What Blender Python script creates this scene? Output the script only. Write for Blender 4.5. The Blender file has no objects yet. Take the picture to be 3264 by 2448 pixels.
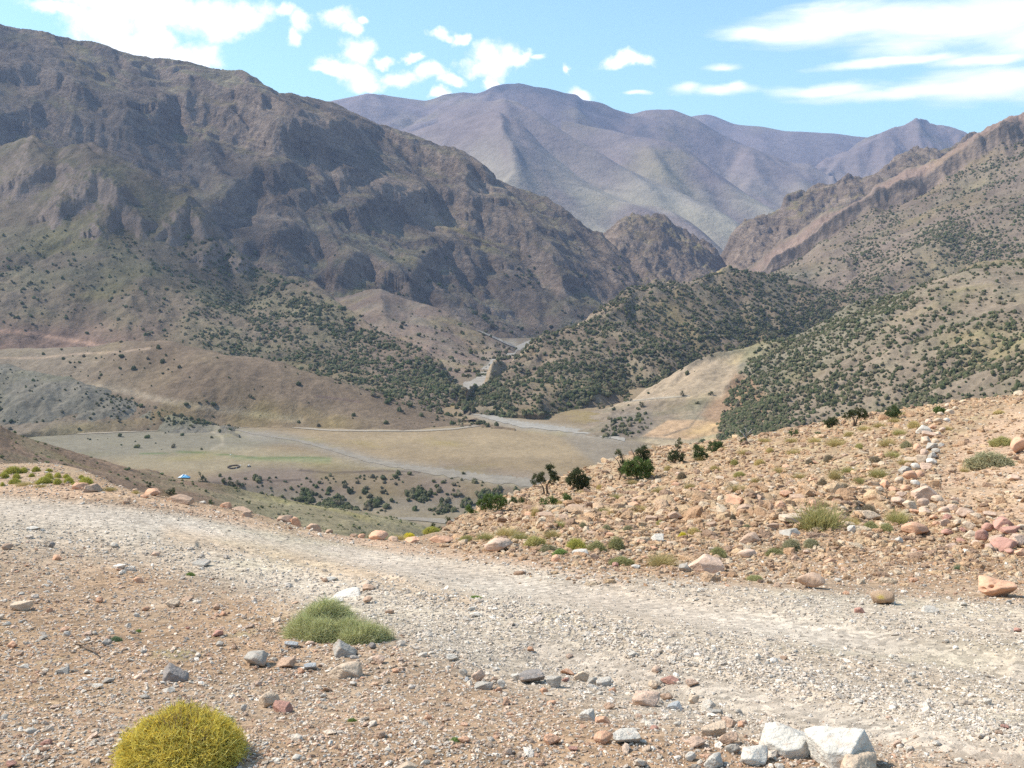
import bpy, bmesh, math, random, time
import numpy as np
T0 = time.time()
rnd = random.Random(7)
RS = np.random.RandomState(11)

# ------------------------------------------------------------------ camera, sun, sky, exposure
F = 1005.0                      # focal length in pixels of a 1024 px wide picture
CAM_H = 1.6
PITCH = math.atan(104.0 / F)
EXPOSURE = 0.63
SUN_AZ = math.radians(-80)      # left of the view direction
SUN_EL = math.radians(48)
SUN_E = 4.5
SKY_STRENGTH = 0.14
HAZE_D = 5.8e-5

sc = bpy.context.scene
COL = sc.collection
cam_d = bpy.data.cameras.new('camera')
cam_d.sensor_width = 36.0
cam_d.lens = 36.0 * F / 1024.0
cam_d.clip_start = 0.1
cam_d.clip_end = 60000
cam = bpy.data.objects.new('camera', cam_d)
COL.objects.link(cam)
cam.location = (0, 0, CAM_H)
cam.rotation_euler = (math.pi / 2 - PITCH, 0, 0)
sc.camera = cam
sc.view_settings.view_transform = 'Standard'
sc.view_settings.look = 'None'
sc.view_settings.gamma = 1
sc.view_settings.exposure = EXPOSURE
sc.cycles.use_denoising = False
sc.cycles.denoiser = 'OPENIMAGEDENOISE'
sc.cycles.denoising_prefilter = 'ACCURATE'
sc.cycles.max_bounces = 5
sc.cycles.diffuse_bounces = 3
sc.cycles.volume_bounces = 0
sc.cycles.transparent_max_bounces = 48

sd = bpy.data.lights.new('sun', 'SUN')
sd.energy = SUN_E
sd.angle = math.radians(0.53)
sd.color = (1.0, 0.935, 0.83)
sun = bpy.data.objects.new('sun', sd)
COL.objects.link(sun)
sdir = (math.sin(SUN_AZ) * math.cos(SUN_EL), math.cos(SUN_AZ) * math.cos(SUN_EL), math.sin(SUN_EL))
from mathutils import Vector, Matrix
sun.rotation_euler = Vector(sdir).to_track_quat('Z', 'Y').to_euler()

CP, SP = math.cos(PITCH), math.sin(PITCH)


def ray(px, py):
    """pixel (1024x768 frame) -> (a, e): X = a*Y, Z = CAM_H + e*Y"""
    x = (np.asarray(px, float) - 512.0) / F
    u = (384.0 - np.asarray(py, float)) / F
    k = CP + u * SP
    return x / k, (-SP + u * CP) / k


def project(X, Y, Z):
    dz = Z - CAM_H
    w = Y * CP - dz * SP
    return 512 + F * X / w, 384 - F * (Y * SP + dz * CP) / w


# ------------------------------------------------------------------ node helpers
class NT:
    def __init__(s, tree):
        s.t = tree
        s.t.nodes.clear()

    def n(s, typ, _ins=None, **kw):
        nd = s.t.nodes.new(typ)
        for k, v in kw.items():
            setattr(nd, k, v)
        for k, v in (_ins or {}).items():
            if isinstance(v, bpy.types.NodeSocket):
                s.t.links.new(v, nd.inputs[k])
            else:
                nd.inputs[k].default_value = v
        return nd

    def m(s, op, a, b=0.0, c=0.0, clamp=False):
        return s.n('ShaderNodeMath', {0: a, 1: b, 2: c}, operation=op, use_clamp=clamp).outputs[0]

    def vm(s, op, a, b=(0, 0, 0), out=0):
        return s.n('ShaderNodeVectorMath', {0: a, 1: b}, operation=op).outputs[out]

    def ss(s, v, lo, hi, a=0.0, b=1.0):
        return s.n('ShaderNodeMapRange', {0: v, 1: lo, 2: hi, 3: a, 4: b}, interpolation_type='SMOOTHSTEP').outputs[0]

    def lin(s, v, lo, hi, a=0.0, b=1.0):
        return s.n('ShaderNodeMapRange', {0: v, 1: lo, 2: hi, 3: a, 4: b}).outputs[0]

    def mix(s, f, a, b, typ='MIX'):
        nd = s.n('ShaderNodeMix', data_type='RGBA', blend_type=typ)
        for i, v in ((0, f), (6, a), (7, b)):
            if isinstance(v, bpy.types.NodeSocket):
                s.t.links.new(v, nd.inputs[i])
            else:
                nd.inputs[i].default_value = v if i == 0 or len(v) == 4 else (*v, 1)
        return nd.outputs[2]

    def noise(s, vec, scale, detail=4, rough=0.55, dist=0.0, out=0, typ='FBM'):
        return s.n('ShaderNodeTexNoise', {'Vector': vec, 'Scale': scale, 'Detail': detail, 'Roughness': rough, 'Distortion': dist}).outputs[out]


# ------------------------------------------------------------------ world: Nishita sky + clouds at infinity
wd = bpy.data.worlds.new('World')
sc.world = wd
wd.use_nodes = True
w = NT(wd.node_tree)
sky = w.n('ShaderNodeTexSky', sky_type='NISHITA', sun_disc=False, sun_elevation=SUN_EL, sun_rotation=SUN_AZ,
          altitude=1900, air_density=1.0, dust_density=0.6, ozone_density=1.0)
tc = w.n('ShaderNodeTexCoord').outputs['Generated']
sep = w.n('ShaderNodeSeparateXYZ', {0: tc})
az = w.m('ARCTAN2', sep.outputs[0], sep.outputs[1])
el = w.m('ARCSINE', sep.outputs[2])
uv = w.n('ShaderNodeCombineXYZ', {0: az, 1: el, 2: 0.0}).outputs[0]
warp = w.noise(uv, 16.0, 5, 0.6, out=1)
uvw = w.vm('ADD', uv, w.vm('MULTIPLY', w.vm('SUBTRACT', warp, (0.5, 0.5, 0.5)), (0.065, 0.045, 0)))
warp2 = w.noise(w.vm('MULTIPLY', uv, (5, 14, 1)), 1.0, 5, 0.6, out=1)
uvc = w.vm('ADD', uv, w.vm('MULTIPLY', w.vm('SUBTRACT', warp2, (0.5, 0.5, 0.5)), (0.09, 0.03, 0)))


def azel(px, py):
    a, e = ray(px, py)
    return math.atan(a), math.atan(e / math.sqrt(1 + a * a))


def blob_field(vec, blobs):
    acc = None
    for (px, py, rx, ry) in blobs:
        A, E = azel(px, py)
        d = w.vm('MULTIPLY', w.vm('SUBTRACT', vec, (A, E, 0)), (F / rx, F / ry, 0))
        v = w.m('SUBTRACT', 1.0, w.vm('LENGTH', d, out=1))
        acc = v if acc is None else w.m('SMOOTH_MAX', acc, v, 0.25)
    return acc


CUM = [(150, 3, 100, 15), (60, 6, 28, 7), (104, 24, 34, 22), (128, 44, 42, 20), (175, 60, 46, 15), (150, 30, 20, 22), (207, 52, 24, 16),
       (120, 66, 50, 16), (245, 12, 22, 13), (222, 24, 24, 12), (205, 12, 34, 18), (280, 6, 13, 7), (298, 18, 13, 12), (294, 36, 8, 12),
       (340, 19, 20, 11), (351, 30, 11, 9), (363, 22, 7, 4), (358, 50, 18, 13), (348, 68, 30, 10), (328, 75, 20, 5), (362, 78, 20, 8),
       (388, 57, 13, 5), (416, 56, 14, 3.5), (402, 73, 25, 8), (435, 69, 16, 6), (452, 76, 13, 6), (492, 56, 24, 14), (474, 63, 18, 8),
       (518, 62, 14, 7), (486, 76, 8, 7), (443, 31, 11, 6), (458, 36, 10, 6), (628, 60, 17, 8), (577, 93, 17, 9), (444, 93, 9, 7), (565, 69, 5, 4)]
CIR = [(780, 30, 60, 7), (850, 20, 95, 20), (960, 22, 100, 26), (1040, 34, 70, 22), (835, 86, 52, 7), (920, 88, 110, 8), (990, 84, 80, 15),
       (1060, 84, 60, 16), (682, 88, 20, 7), (716, 89, 44, 6), (740, 86, 14, 7), (722, 66, 26, 5), (634, 90, 12, 3), (540, 54, 10, 2.5), (900, 60, 80, 5), (980, 60, 40, 6)]
n1 = w.noise(uv, 36.0, 8, 0.66)
n2 = w.noise(w.vm('MULTIPLY', uv, (9, 40, 1)), 1.0, 6, 0.6, 0.6)
cum = w.ss(w.m('ADD', blob_field(uvw, CUM), w.m('MULTIPLY', w.m('SUBTRACT', n1, 0.5), 1.6)), -0.26, 0.62)
wisp = w.ss(w.m('ADD', blob_field(uvw, CUM), w.m('MULTIPLY', w.m('SUBTRACT', n2, 0.5), 1.6)), -0.15, 0.9, 0.0, 0.45)
cir = w.ss(w.m('ADD', blob_field(uvc, CIR), w.m('MULTIPLY', w.m('SUBTRACT', n2, 0.5), 1.3)), -0.22, 0.8, 0.0, 0.97)
# scattered clouds over the rest of the sky, outside the picture
n3 = w.noise(w.vm('MULTIPLY', uv, (1.0, 2.2, 1)), 4.0, 7, 0.6)
off = w.ss(w.m('ABSOLUTE', az), 0.62, 0.9)
offz = w.ss(el, 0.32, 0.5)
rest = w.m('MULTIPLY', w.ss(n3, 0.52, 0.66), w.m('MAXIMUM', off, offz))
rest = w.m('MULTIPLY', rest, 0.5)
cl = w.m('MAXIMUM', w.m('MAXIMUM', w.m('MAXIMUM', cum, wisp), cir), rest)
tint = w.mix(1.0, sky.outputs[0], (1.25, 1.42, 1.18, 1), 'MULTIPLY')
boost = w.ss(el, 0.30, 0.05, 1.0, 1.0)
cloudcol = w.mix(n1, (7.0, 7.3, 7.5), (8.6, 8.6, 8.6))
colr = w.mix(cl, tint, cloudcol)
bg = w.n('ShaderNodeBackground', {'Color': colr, 'Strength': SKY_STRENGTH})
w.n('ShaderNodeOutputWorld', {0: bg.outputs[0]})
wd.cycles.sampling_method = 'MANUAL'
wd.cycles.sample_map_resolution = 1024


# ------------------------------------------------------------------ noise
def _h(ix, iy, s):
    with np.errstate(over='ignore'):
        h = (ix.astype(np.int64) * 374761393 + iy.astype(np.int64) * 668265263 + s * 974634777) & 0xFFFFFFFF
        h = ((h ^ (h >> 13)) * 1274126177) & 0xFFFFFFFF
        h = ((h ^ (h >> 16)) * 2246822519) & 0xFFFFFFFF
        return (h ^ (h >> 15)) & 0xFFFFFFFF


def pn(x, y, seed=0):
    """gradient noise with derivatives, about -1..1"""
    ix = np.floor(x); iy = np.floor(y)
    fx = x - ix; fy = y - iy
    ix = ix.astype(np.int64); iy = iy.astype(np.int64)
    u = fx * fx * fx * (fx * (fx * 6 - 15) + 10); v = fy * fy * fy * (fy * (fy * 6 - 15) + 10)
    du = 30 * fx * fx * (fx * (fx - 2) + 1); dv = 30 * fy * fy * (fy * (fy - 2) + 1)
    G = []
    for j in (0, 1):
        for i in (0, 1):
            an = _h(ix + i, iy + j, seed) * (2 * math.pi / 4294967296.0)
            gx, gy = np.cos(an), np.sin(an)
            G.append((gx, gy, gx * (fx - i) + gy * (fy - j)))
    (ax, ay, a), (bx, by, b), (cx, cy, c), (dx_, dy_, d) = G
    k = a - b - c + d
    n = a + u * (b - a) + v * (c - a) + u * v * k
    nx = ax + u * (bx - ax) + v * (cx - ax) + u * v * (ax - bx - cx + dx_) + du * ((b - a) + v * k)
    ny = ay + u * (by - ay) + v * (cy - ay) + u * v * (ay - by - cy + dy_) + dv * ((c - a) + u * k)
    return n * 1.5, nx * 1.5, ny * 1.5


def fbm(x, y, octv=5, seed=0, gain=0.5, ridged=False, damp=0.0):
    s = np.zeros_like(x); a = 1.0; tot = 0
    sx = np.zeros_like(x); sy = np.zeros_like(x)
    c, sn = 0.8, 0.6
    for k in range(octv):
        n, nx, ny = pn(x, y, seed + k * 13)
        if ridged:
            n = 1 - 2 * np.abs(n)
        if damp:
            sx += nx * a; sy += ny * a
            s += a * n / (1 + damp * (sx * sx + sy * sy))
        else:
            s += a * n
        tot += a
        a *= gain
        x, y = (c * x - sn * y) * 2.03 + 17.1, (sn * x + c * y) * 2.03 - 5.3
    return s / tot


def erosion(X, Y, gx, gy, cell, amp, octv=5, seed=0, gain=0.5):
    h = np.zeros_like(X)
    gx = gx.copy(); gy = gy.copy()
    f = 2 * math.pi
    for k in range(octv):
        x = X / cell; y = Y / cell
        mag = np.sqrt(gx * gx + gy * gy) + 0.12
        dx, dy = -gy / mag, gx / mag
        ix = np.floor(x); iy = np.floor(y)
        fx = x - ix; fy = y - iy
        ix = ix.astype(np.int64); iy = iy.astype(np.int64)
        v = np.zeros_like(x); vx = np.zeros_like(x); vy = np.zeros_like(x); wt = np.zeros_like(x)
        for i in (-1, 0, 1, 2):
            for j in (-1, 0, 1, 2):
                hh = _h(ix + i, iy + j, seed + 31 * k)
                hx = (hh & 0xFFFF) / 65536.0 - 0.5; hy = (hh >> 16) / 65536.0 - 0.5
                px_ = fx - i - hx * 0.9; py_ = fy - j - hy * 0.9
                d = px_ * px_ + py_ * py_
                ww = np.exp(-d * 2.0)
                mg = (px_ * dx + py_ * dy) * f
                v += np.cos(mg) * ww
                s_ = -np.sin(mg) * f * ww
                vx += s_ * dx; vy += s_ * dy
                wt += ww
        v /= wt; vx /= wt; vy /= wt
        h += v * amp
        gx += vx * amp / cell; gy += vy * amp / cell
        cell *= 0.5; amp *= gain
    return h


def smooth1(A, sig, axis):
    if sig <= 0:
        return A
    r = int(3 * sig + 1)
    k = np.exp(-0.5 * (np.arange(-r, r + 1) / sig) ** 2); k /= k.sum()
    pad = [(0, 0)] * A.ndim; pad[axis] = (r, r)
    B = np.pad(A, pad, mode='reflect', reflect_type='odd')
    out = np.zeros_like(A)
    n = A.shape[axis]
    for i, kk in enumerate(k):
        sl = [slice(None)] * A.ndim; sl[axis] = slice(i, i + n)
        out += kk * B[tuple(sl)]
    return out


def sstep(x, a, b):
    t = np.clip((x - a) / (b - a), 0, 1)
    return t * t * (3 - 2 * t)


def pchip(V, t):
    """V (n, cols) sampled at integer positions; t array of rows"""
    n = V.shape[0]
    D = V[1:] - V[:-1]
    m = np.zeros_like(V)
    m[0] = D[0]; m[-1] = D[-1]
    for i in range(1, n - 1):
        p = D[i - 1] * D[i]
        m[i] = np.where(p > 0, 2 * p / np.where(p > 0, D[i - 1] + D[i], 1), 0)
    out = np.zeros((len(t), V.shape[1]))
    for r, tt in enumerate(t):
        i = min(int(tt), n - 2); u = tt - i
        h00 = 2 * u**3 - 3 * u * u + 1; h10 = u**3 - 2 * u * u + u
        h01 = -2 * u**3 + 3 * u * u; h11 = u**3 - u * u
        out[r] = h00 * V[i] + h10 * m[i] + h01 * V[i + 1] + h11 * m[i + 1]
    return out


# ------------------------------------------------------------------ mesh helpers
def mesh_np(name, V, Fq, cols=None, mats=(), smooth=True, nper=4, uv=None):
    me = bpy.data.meshes.new(name)
    V = np.ascontiguousarray(V, dtype=np.float32).reshape(-1, 3)
    Fq = np.ascontiguousarray(Fq, dtype=np.int32).reshape(-1, nper)
    me.vertices.add(len(V)); me.vertices.foreach_set('co', V.ravel())
    me.loops.add(Fq.size); me.loops.foreach_set('vertex_index', Fq.ravel())
    me.polygons.add(len(Fq))
    me.polygons.foreach_set('loop_start', np.arange(0, Fq.size, nper, dtype=np.int32))
    me.polygons.foreach_set('use_smooth', np.full(len(Fq), bool(smooth)))
    if cols is not None:
        at = me.color_attributes.new('Col', 'FLOAT_COLOR', 'POINT')
        C = np.ones((len(V), 4), np.float32); C[:, :3] = np.asarray(cols).reshape(-1, 3)
        at.data.foreach_set('color', C.ravel())
    for m_ in mats:
        me.materials.append(m_)
    me.update(calc_edges=True)
    return me


def obj(name, me, label=None, cat=None, group=None, kind=None, parent=None, loc=None):
    o = bpy.data.objects.new(name, me)
    COL.objects.link(o)
    if label: o['label'] = label
    if cat: o['category'] = cat
    if group: o['group'] = group
    if kind: o['kind'] = kind
    if parent is not None: o.parent = parent
    if loc is not None: o.location = loc
    return o


def empty(name, loc, label, cat, group=None):
    return obj(name, None, label, cat, group, loc=loc)


# ------------------------------------------------------------------ materials
def terrain_mat(name, sc1, sc2, bump_d, bump_scale, var=0.35, b2=0.0, scrub=None, huemul=(1.05, 1.06, 0.84, 1), fine=None, fine_amt=0.2, strata=None, rock=None):
    m = bpy.data.materials.new(name); m.use_nodes = True
    t = NT(m.node_tree)
    co = t.n('ShaderNodeTexCoord').outputs['Object']
    col = t.n('ShaderNodeVertexColor', layer_name='Col').outputs[0]
    a = t.noise(co, 1 / sc1, 5, 0.6)
    b = t.noise(co, 1 / sc2, 6, 0.65)
    fac = t.m('ADD', t.lin(a, 0.3, 0.7, 1 - var, 1 + var), t.lin(b, 0.3, 0.7, -var, var))
    c = t.mix(1.0, col, t.n('ShaderNodeCombineColor', {0: fac, 1: fac, 2: fac}).outputs[0], 'MULTIPLY')
    hue = t.noise(co, 1 / (sc1 * 1.7), 3, 0.5)
    c = t.mix(t.ss(hue, 0.52, 0.7), c, t.mix(1.0, c, huemul, 'MULTIPLY'))
    if rock:
        rc, lo, hi = rock
        nz = t.n('ShaderNodeSeparateXYZ', {0: t.n('ShaderNodeNewGeometry').outputs['Normal']}).outputs[2]
        nz = t.m('ADD', nz, t.lin(b, 0.3, 0.7, -0.12, 0.12))
        rcol = t.mix(1.0, (*rc, 1), t.n('ShaderNodeCombineColor', {0: fac, 1: fac, 2: fac}).outputs[0], 'MULTIPLY')
        c = t.mix(t.ss(nz, hi, lo), c, rcol)
    if strata:
        sx, sy, sz, amt = strata
        sp_ = t.n('ShaderNodeSeparateXYZ', {0: co})
        q = t.m('ADD', sp_.outputs[2], t.m('ADD', t.m('MULTIPLY', sp_.outputs[0], 0.42), t.m('MULTIPLY', sp_.outputs[1], 0.12)))
        q = t.m('ADD', q, t.lin(t.noise(co, 1 / 260.0, 3, 0.5), 0.3, 0.7, -55, 55))
        st = t.noise(t.n('ShaderNodeCombineXYZ', {0: t.m('MULTIPLY', sp_.outputs[0], sx), 1: t.m('MULTIPLY', sp_.outputs[1], sy), 2: t.m('MULTIPLY', q, sz)}).outputs[0], 1.0, 4, 0.6, 0.3)
        f2 = t.lin(st, 0.35, 0.65, 1 - amt, 1 + amt)
        c = t.mix(1.0, c, t.n('ShaderNodeCombineColor', {0: f2, 1: f2, 2: f2}).outputs[0], 'MULTIPLY')
    if fine:
        vo = t.n('ShaderNodeTexVoronoi', {'Vector': co, 'Scale': 1 / fine, 'Randomness': 1.0})
        f3 = t.lin(t.n('ShaderNodeSeparateColor', {0: vo.outputs['Color']}).outputs[0], 0, 1, 1 - fine_amt, 1 + fine_amt)
        c = t.mix(1.0, c, t.n('ShaderNodeCombineColor', {0: f3, 1: f3, 2: f3}).outputs[0], 'MULTIPLY')
    if scrub:
        ssz, samt = scrub
        vo = t.n('ShaderNodeTexVoronoi', {'Vector': co, 'Scale': 1 / ssz, 'Randomness': 1.0})
        den = t.noise(co, 1 / (ssz * 14), 4, 0.6)
        rad = t.lin(den, 0.35, 0.65, 0.05, 0.36)
        sp = t.m('MULTIPLY', t.ss(t.m('SUBTRACT', rad, vo.outputs['Distance']), -0.04, 0.06), samt)
        c = t.mix(sp, c, (0.085, 0.088, 0.052, 1))
    hgt = t.noise(co, 1 / bump_scale, 7, 0.68)
    if b2:
        rn = t.m('ABSOLUTE', t.m('SUBTRACT', t.noise(co, 3.1 / bump_scale, 5, 0.65), 0.5))
        hgt = t.m('SUBTRACT', hgt, t.m('MULTIPLY', rn, b2))
    bp = t.n('ShaderNodeBump', {'Strength': 1.0, 'Distance': bump_d, 'Height': hgt}).outputs[0]
    bs = t.n('ShaderNodeBsdfPrincipled', {'Base Color': c, 'Roughness': 0.95, 'Specular IOR Level': 0.1, 'Normal': bp})
    t.n('ShaderNodeOutputMaterial', {0: bs.outputs[0]})
    return m


# ------------------------------------------------------------------ terrain patches on a polar grid
PATCH = {}


def patch(name, curves, rng, mats, step=1.4, ero=None, crag=None, colf=None, smc=2.0, smr=2.0, back=(0.10, 0.30), bslope=0.55,
          extra=None, skirt=0.0, zero_end=False, kind='structure', build=True, objname=None, maxrow=260, crest_fade=0.0):
    a0 = (rng[0] - 512) / F; a1 = (rng[1] - 512) / F
    nc = int((rng[1] - rng[0]) / step) + 1
    A = np.linspace(a0, a1, nc)
    Ys, Zs = [], []
    for c in curves:
        P = np.array(sorted(c), float)
        a, e = ray(P[:, 0], P[:, 1])
        Yp = P[:, 2]; Zp = CAM_H + e * Yp
        Ys.append(np.interp(A, a, Yp)); Zs.append(np.interp(A, a, Zp))
    Ys = np.array(Ys); Zs = np.array(Zs)
    Ys = smooth1(Ys, smc, 1); Zs = smooth1(Zs, smc if smc < 3 else smc, 1)
    nvis = len(curves)
    if skirt > 0:
        Ys = np.vstack([Ys[:1] - skirt, Ys]); Zs = np.vstack([Zs[:1] - skirt * 0.6, Zs]); nvis += 1
    yl, zl = Ys[-1], Zs[-1]
    for b in back:
        yn = yl * (1 + b); Ys = np.vstack([Ys, yn]); Zs = np.vstack([Zs, zl - bslope * (yn - yl)])
    pyk = project(A[None] * Ys, Ys, Zs)[1]
    ts = []
    for i in range(len(Ys) - 1):
        if i >= nvis - 1:
            n = 8
        else:
            n = int(np.clip(np.percentile(np.abs(pyk[i + 1] - pyk[i]), 95) / step, 4, maxrow))
        ts += list(i + np.arange(n) / n)
    ts.append(len(Ys) - 1)
    ts = np.array(ts)
    Y = pchip(Ys, ts); Z = pchip(Zs, ts)
    if smr > 0:
        Z2 = smooth1(Z, smr, 0)
        edge = np.exp(-np.abs(ts - (nvis - 1))[:, None] * 12)
        Z = Z2 * (1 - edge) + Z * edge
    X = A[None] * Y
    T = np.repeat(ts[:, None], nc, 1)
    Yi, Yj = np.gradient(Y); Xi, Xj = np.gradient(X); Zi, Zj = np.gradient(Z)
    det = Xi * Yj - Xj * Yi
    det = np.where(np.abs(det) < 1e-6, -1e-6, det)
    gx = (Zi * Yj - Zj * Yi) / det; gy = (Xi * Zj - Xj * Zi) / det
    gm = np.sqrt(gx * gx + gy * gy); lim = np.minimum(1, 1.5 / (gm + 1e-6)); gx *= lim; gy *= lim
    gx = smooth1(gx, 5, 0); gx = smooth1(gx, 5, 1); gy = smooth1(gy, 5, 0); gy = smooth1(gy, 5, 1)
    gm = np.sqrt(gx * gx + gy * gy)
    Zb = Z.copy()
    if ero:
        for (cell, amp, octv, seed) in ero:
            wx = fbm(X / cell / 1.5, Y / cell / 1.5, 3, seed + 5) * cell * 0.35
            wy = fbm(X / cell / 1.5 + 50, Y / cell / 1.5, 3, seed + 9) * cell * 0.35
            sl = np.clip(gm / 0.35, 0.1, 1) * (1 - crest_fade * np.exp(-((T - (nvis - 1)) / 0.3) ** 2))
            Z = Z + erosion(X + wx, Y + wy, gx, gy, cell, amp, octv, seed) * sl
    if crag:
        for (cell, amp, octv, seed, typ) in crag:
            if typ == 'r':
                Z = Z + fbm(X / cell, Y / cell, octv, seed, 0.5, True) * amp
            elif typ == 'd':
                Z = Z + fbm(X / cell, Y / cell, octv, seed, 0.55, False, 1.0) * amp
            else:
                Z = Z + fbm(X / cell, Y / cell, octv, seed) * amp
    if extra:
        Z = Z + extra(X, Y, Z, T, gx, gy)
    PX, PY = project(X, Y, Z)
    Zi, Zj = np.gradient(Z)
    sx = (Zi * Yj - Zj * Yi) / det; sy = (Xi * Zj - Xj * Zi) / det
    slope = np.sqrt(sx * sx + sy * sy)
    C = colf(X, Y, Z, T, PX, PY, slope, Z - Zb) if colf else np.full(X.shape + (3,), 0.25)
    nr = len(ts)
    p = dict(A=A, Y=Y, X=X, Z=Z, PX=PX, PY=PY, T=T, slope=slope, C=C, nvis=nvis, name=name)
    PATCH[name] = p
    if build:
        idx = np.arange(nr * nc).reshape(nr, nc)
        Q = np.stack([idx[:-1, :-1], idx[:-1, 1:], idx[1:, 1:], idx[1:, :-1]], -1).reshape(-1, 4)
        me = mesh_np(name, np.stack([X, Y, Z], -1), Q, C, [mats])
        p['obj'] = obj(objname or name, me, kind=kind)
    return p


def hit(p, px, py, which='first'):
    """first point of patch p along the pixel's ray -> (X, Y, Z)"""
    a, e = ray(px, py)
    c = (float(a) - p['A'][0]) / (p['A'][1] - p['A'][0])
    c = min(max(c, 0), len(p['A']) - 1.001)
    j = int(c); u = c - j
    Yc = p['Y'][:, j] * (1 - u) + p['Y'][:, j + 1] * u
    Zc = p['Z'][:, j] * (1 - u) + p['Z'][:, j + 1] * u
    d = Zc - (CAM_H + float(e) * Yc)
    k = np.where((d[:-1] < 0) & (d[1:] >= 0))[0]
    if len(k) == 0:
        i = int(np.argmax(d)) if d.max() < 0 else int(np.argmin(np.abs(d)))
        return float(a) * Yc[i], Yc[i], Zc[i]
    i = k[0]
    f = -d[i] / (d[i + 1] - d[i])
    y = Yc[i] + f * (Yc[i + 1] - Yc[i])
    return float(a) * y, y, Zc[i] + f * (Zc[i + 1] - Zc[i])


def ground_z(p, x, y):
    a = x / y
    c = (a - p['A'][0]) / (p['A'][1] - p['A'][0])
    c = min(max(c, 0), len(p['A']) - 1.001)
    j = int(c); u = c - j
    Yc = p['Y'][:, j] * (1 - u) + p['Y'][:, j + 1] * u
    Zc = p['Z'][:, j] * (1 - u) + p['Z'][:, j + 1] * u
    return float(np.interp(y, Yc, Zc))


def blend(C, m, col):
    m = np.clip(m, 0, 1)[..., None]
    return C * (1 - m) + np.array(col) * m


def poly_mask(PX, PY, poly, soft=3.0):
    """soft inside-mask of a polygon"""
    P = np.array(poly, float); n = len(P)
    inside = np.zeros(PX.shape, bool); dist = np.full(PX.shape, 1e9)
    for i in range(n):
        x0, y0 = P[i]; x1, y1 = P[(i + 1) % n]
        cond = ((y0 > PY) != (y1 > PY)) & (PX < (x1 - x0) * (PY - y0) / (y1 - y0 + 1e-9) + x0)
        inside ^= cond
        dx, dy = x1 - x0, y1 - y0
        t = np.clip(((PX - x0) * dx + (PY - y0) * dy) / (dx * dx + dy * dy + 1e-9), 0, 1)
        dist = np.minimum(dist, np.hypot(PX - x0 - t * dx, PY - y0 - t * dy))
    return sstep(np.where(inside, dist, -dist), -soft, soft)


def line_mask(PX, PY, pts, wdt, soft=1.0):
    dist = np.full(PX.shape, 1e9)
    for (x0, y0), (x1, y1) in zip(pts[:-1], pts[1:]):
        dx, dy = x1 - x0, y1 - y0
        t = np.clip(((PX - x0) * dx + (PY - y0) * dy) / (dx * dx + dy * dy + 1e-9), 0, 1)
        dist = np.minimum(dist, np.hypot(PX - x0 - t * dx, PY - y0 - t * dy))
    return 1 - sstep(dist, wdt - soft, wdt + soft)
# ------------------------------------------------------------------ the terrain, far to near
M_far = terrain_mat('far_slope', 420, 60, 20, 90, 0.09, strata=(0.0008, 0.0008, 0.02, 0.10))
M_mtn = terrain_mat('mountain_rock', 130, 11, 13, 40, 0.26, b2=0.8, strata=(0.006, 0.01, 0.085, 0.26), rock=((0.225, 0.17, 0.13), 0.62, 0.80))
M_hill = terrain_mat('scrub_slope', 60, 7, 3.0, 14, 0.20, fine=3.0, fine_amt=0.12)
M_scrub = terrain_mat('juniper_slope', 60, 7, 3.0, 14, 0.20, fine=3.0, fine_amt=0.12, scrub=(5.5, 0.5))
M_scrub2 = terrain_mat('rocky_juniper_slope', 130, 16, 8, 40, 0.24, scrub=(6.5, 0.42), rock=((0.225, 0.17, 0.135), 0.60, 0.78))
M_floor = terrain_mat('valley_earth', 45, 6, 0.9, 8, 0.12, fine=2.2, fine_amt=0.08)
M_near = terrain_mat('brown_slope', 12, 1.6, 0.5, 3.0, 0.2, fine=0.5, fine_amt=0.15)

GOB = (0.215, 0.165, 0.125)   # brown scree
OLV = (0.205, 0.195, 0.115)   # dry grass
GRY = (0.20, 0.175, 0.15)


def c_far(X, Y, Z, T, PX, PY, s, d):
    C = np.zeros(X.shape + (3,)) + np.array((0.200, 0.158, 0.150))
    n = fbm(X / 900, Y / 900, 5, 3)
    C = blend(C, sstep(n, -0.1, 0.5) * 0.8, (0.205, 0.165, 0.148))
    low = sstep(Z, 950, 250)
    C = blend(C, low * sstep(fbm(X / 500, Y / 700, 3, 8), -0.5, 0.3) * 0.85, (0.34, 0.305, 0.22))
    C = blend(C, sstep(s, 0.9, 1.4) * 0.6, (0.16, 0.12, 0.12))
    return C


def mk(pts, d):
    return [(x, y, dd if isinstance(d, (int, float)) is False else d) for (x, y), dd in zip(pts, d)] if not isinstance(d, (int, float)) else [(x, y, d) for x, y in pts]


def lerp_d(pts, d0, d1):
    x0, x1 = pts[0][0], pts[-1][0]
    return [(x, y, d0 + (d1 - d0) * (x - x0) / (x1 - x0)) for x, y in pts]


def below(pts, d0, d1, dy):
    return lerp_d([(x, y + dy) for x, y in pts], d0, d1)


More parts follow.
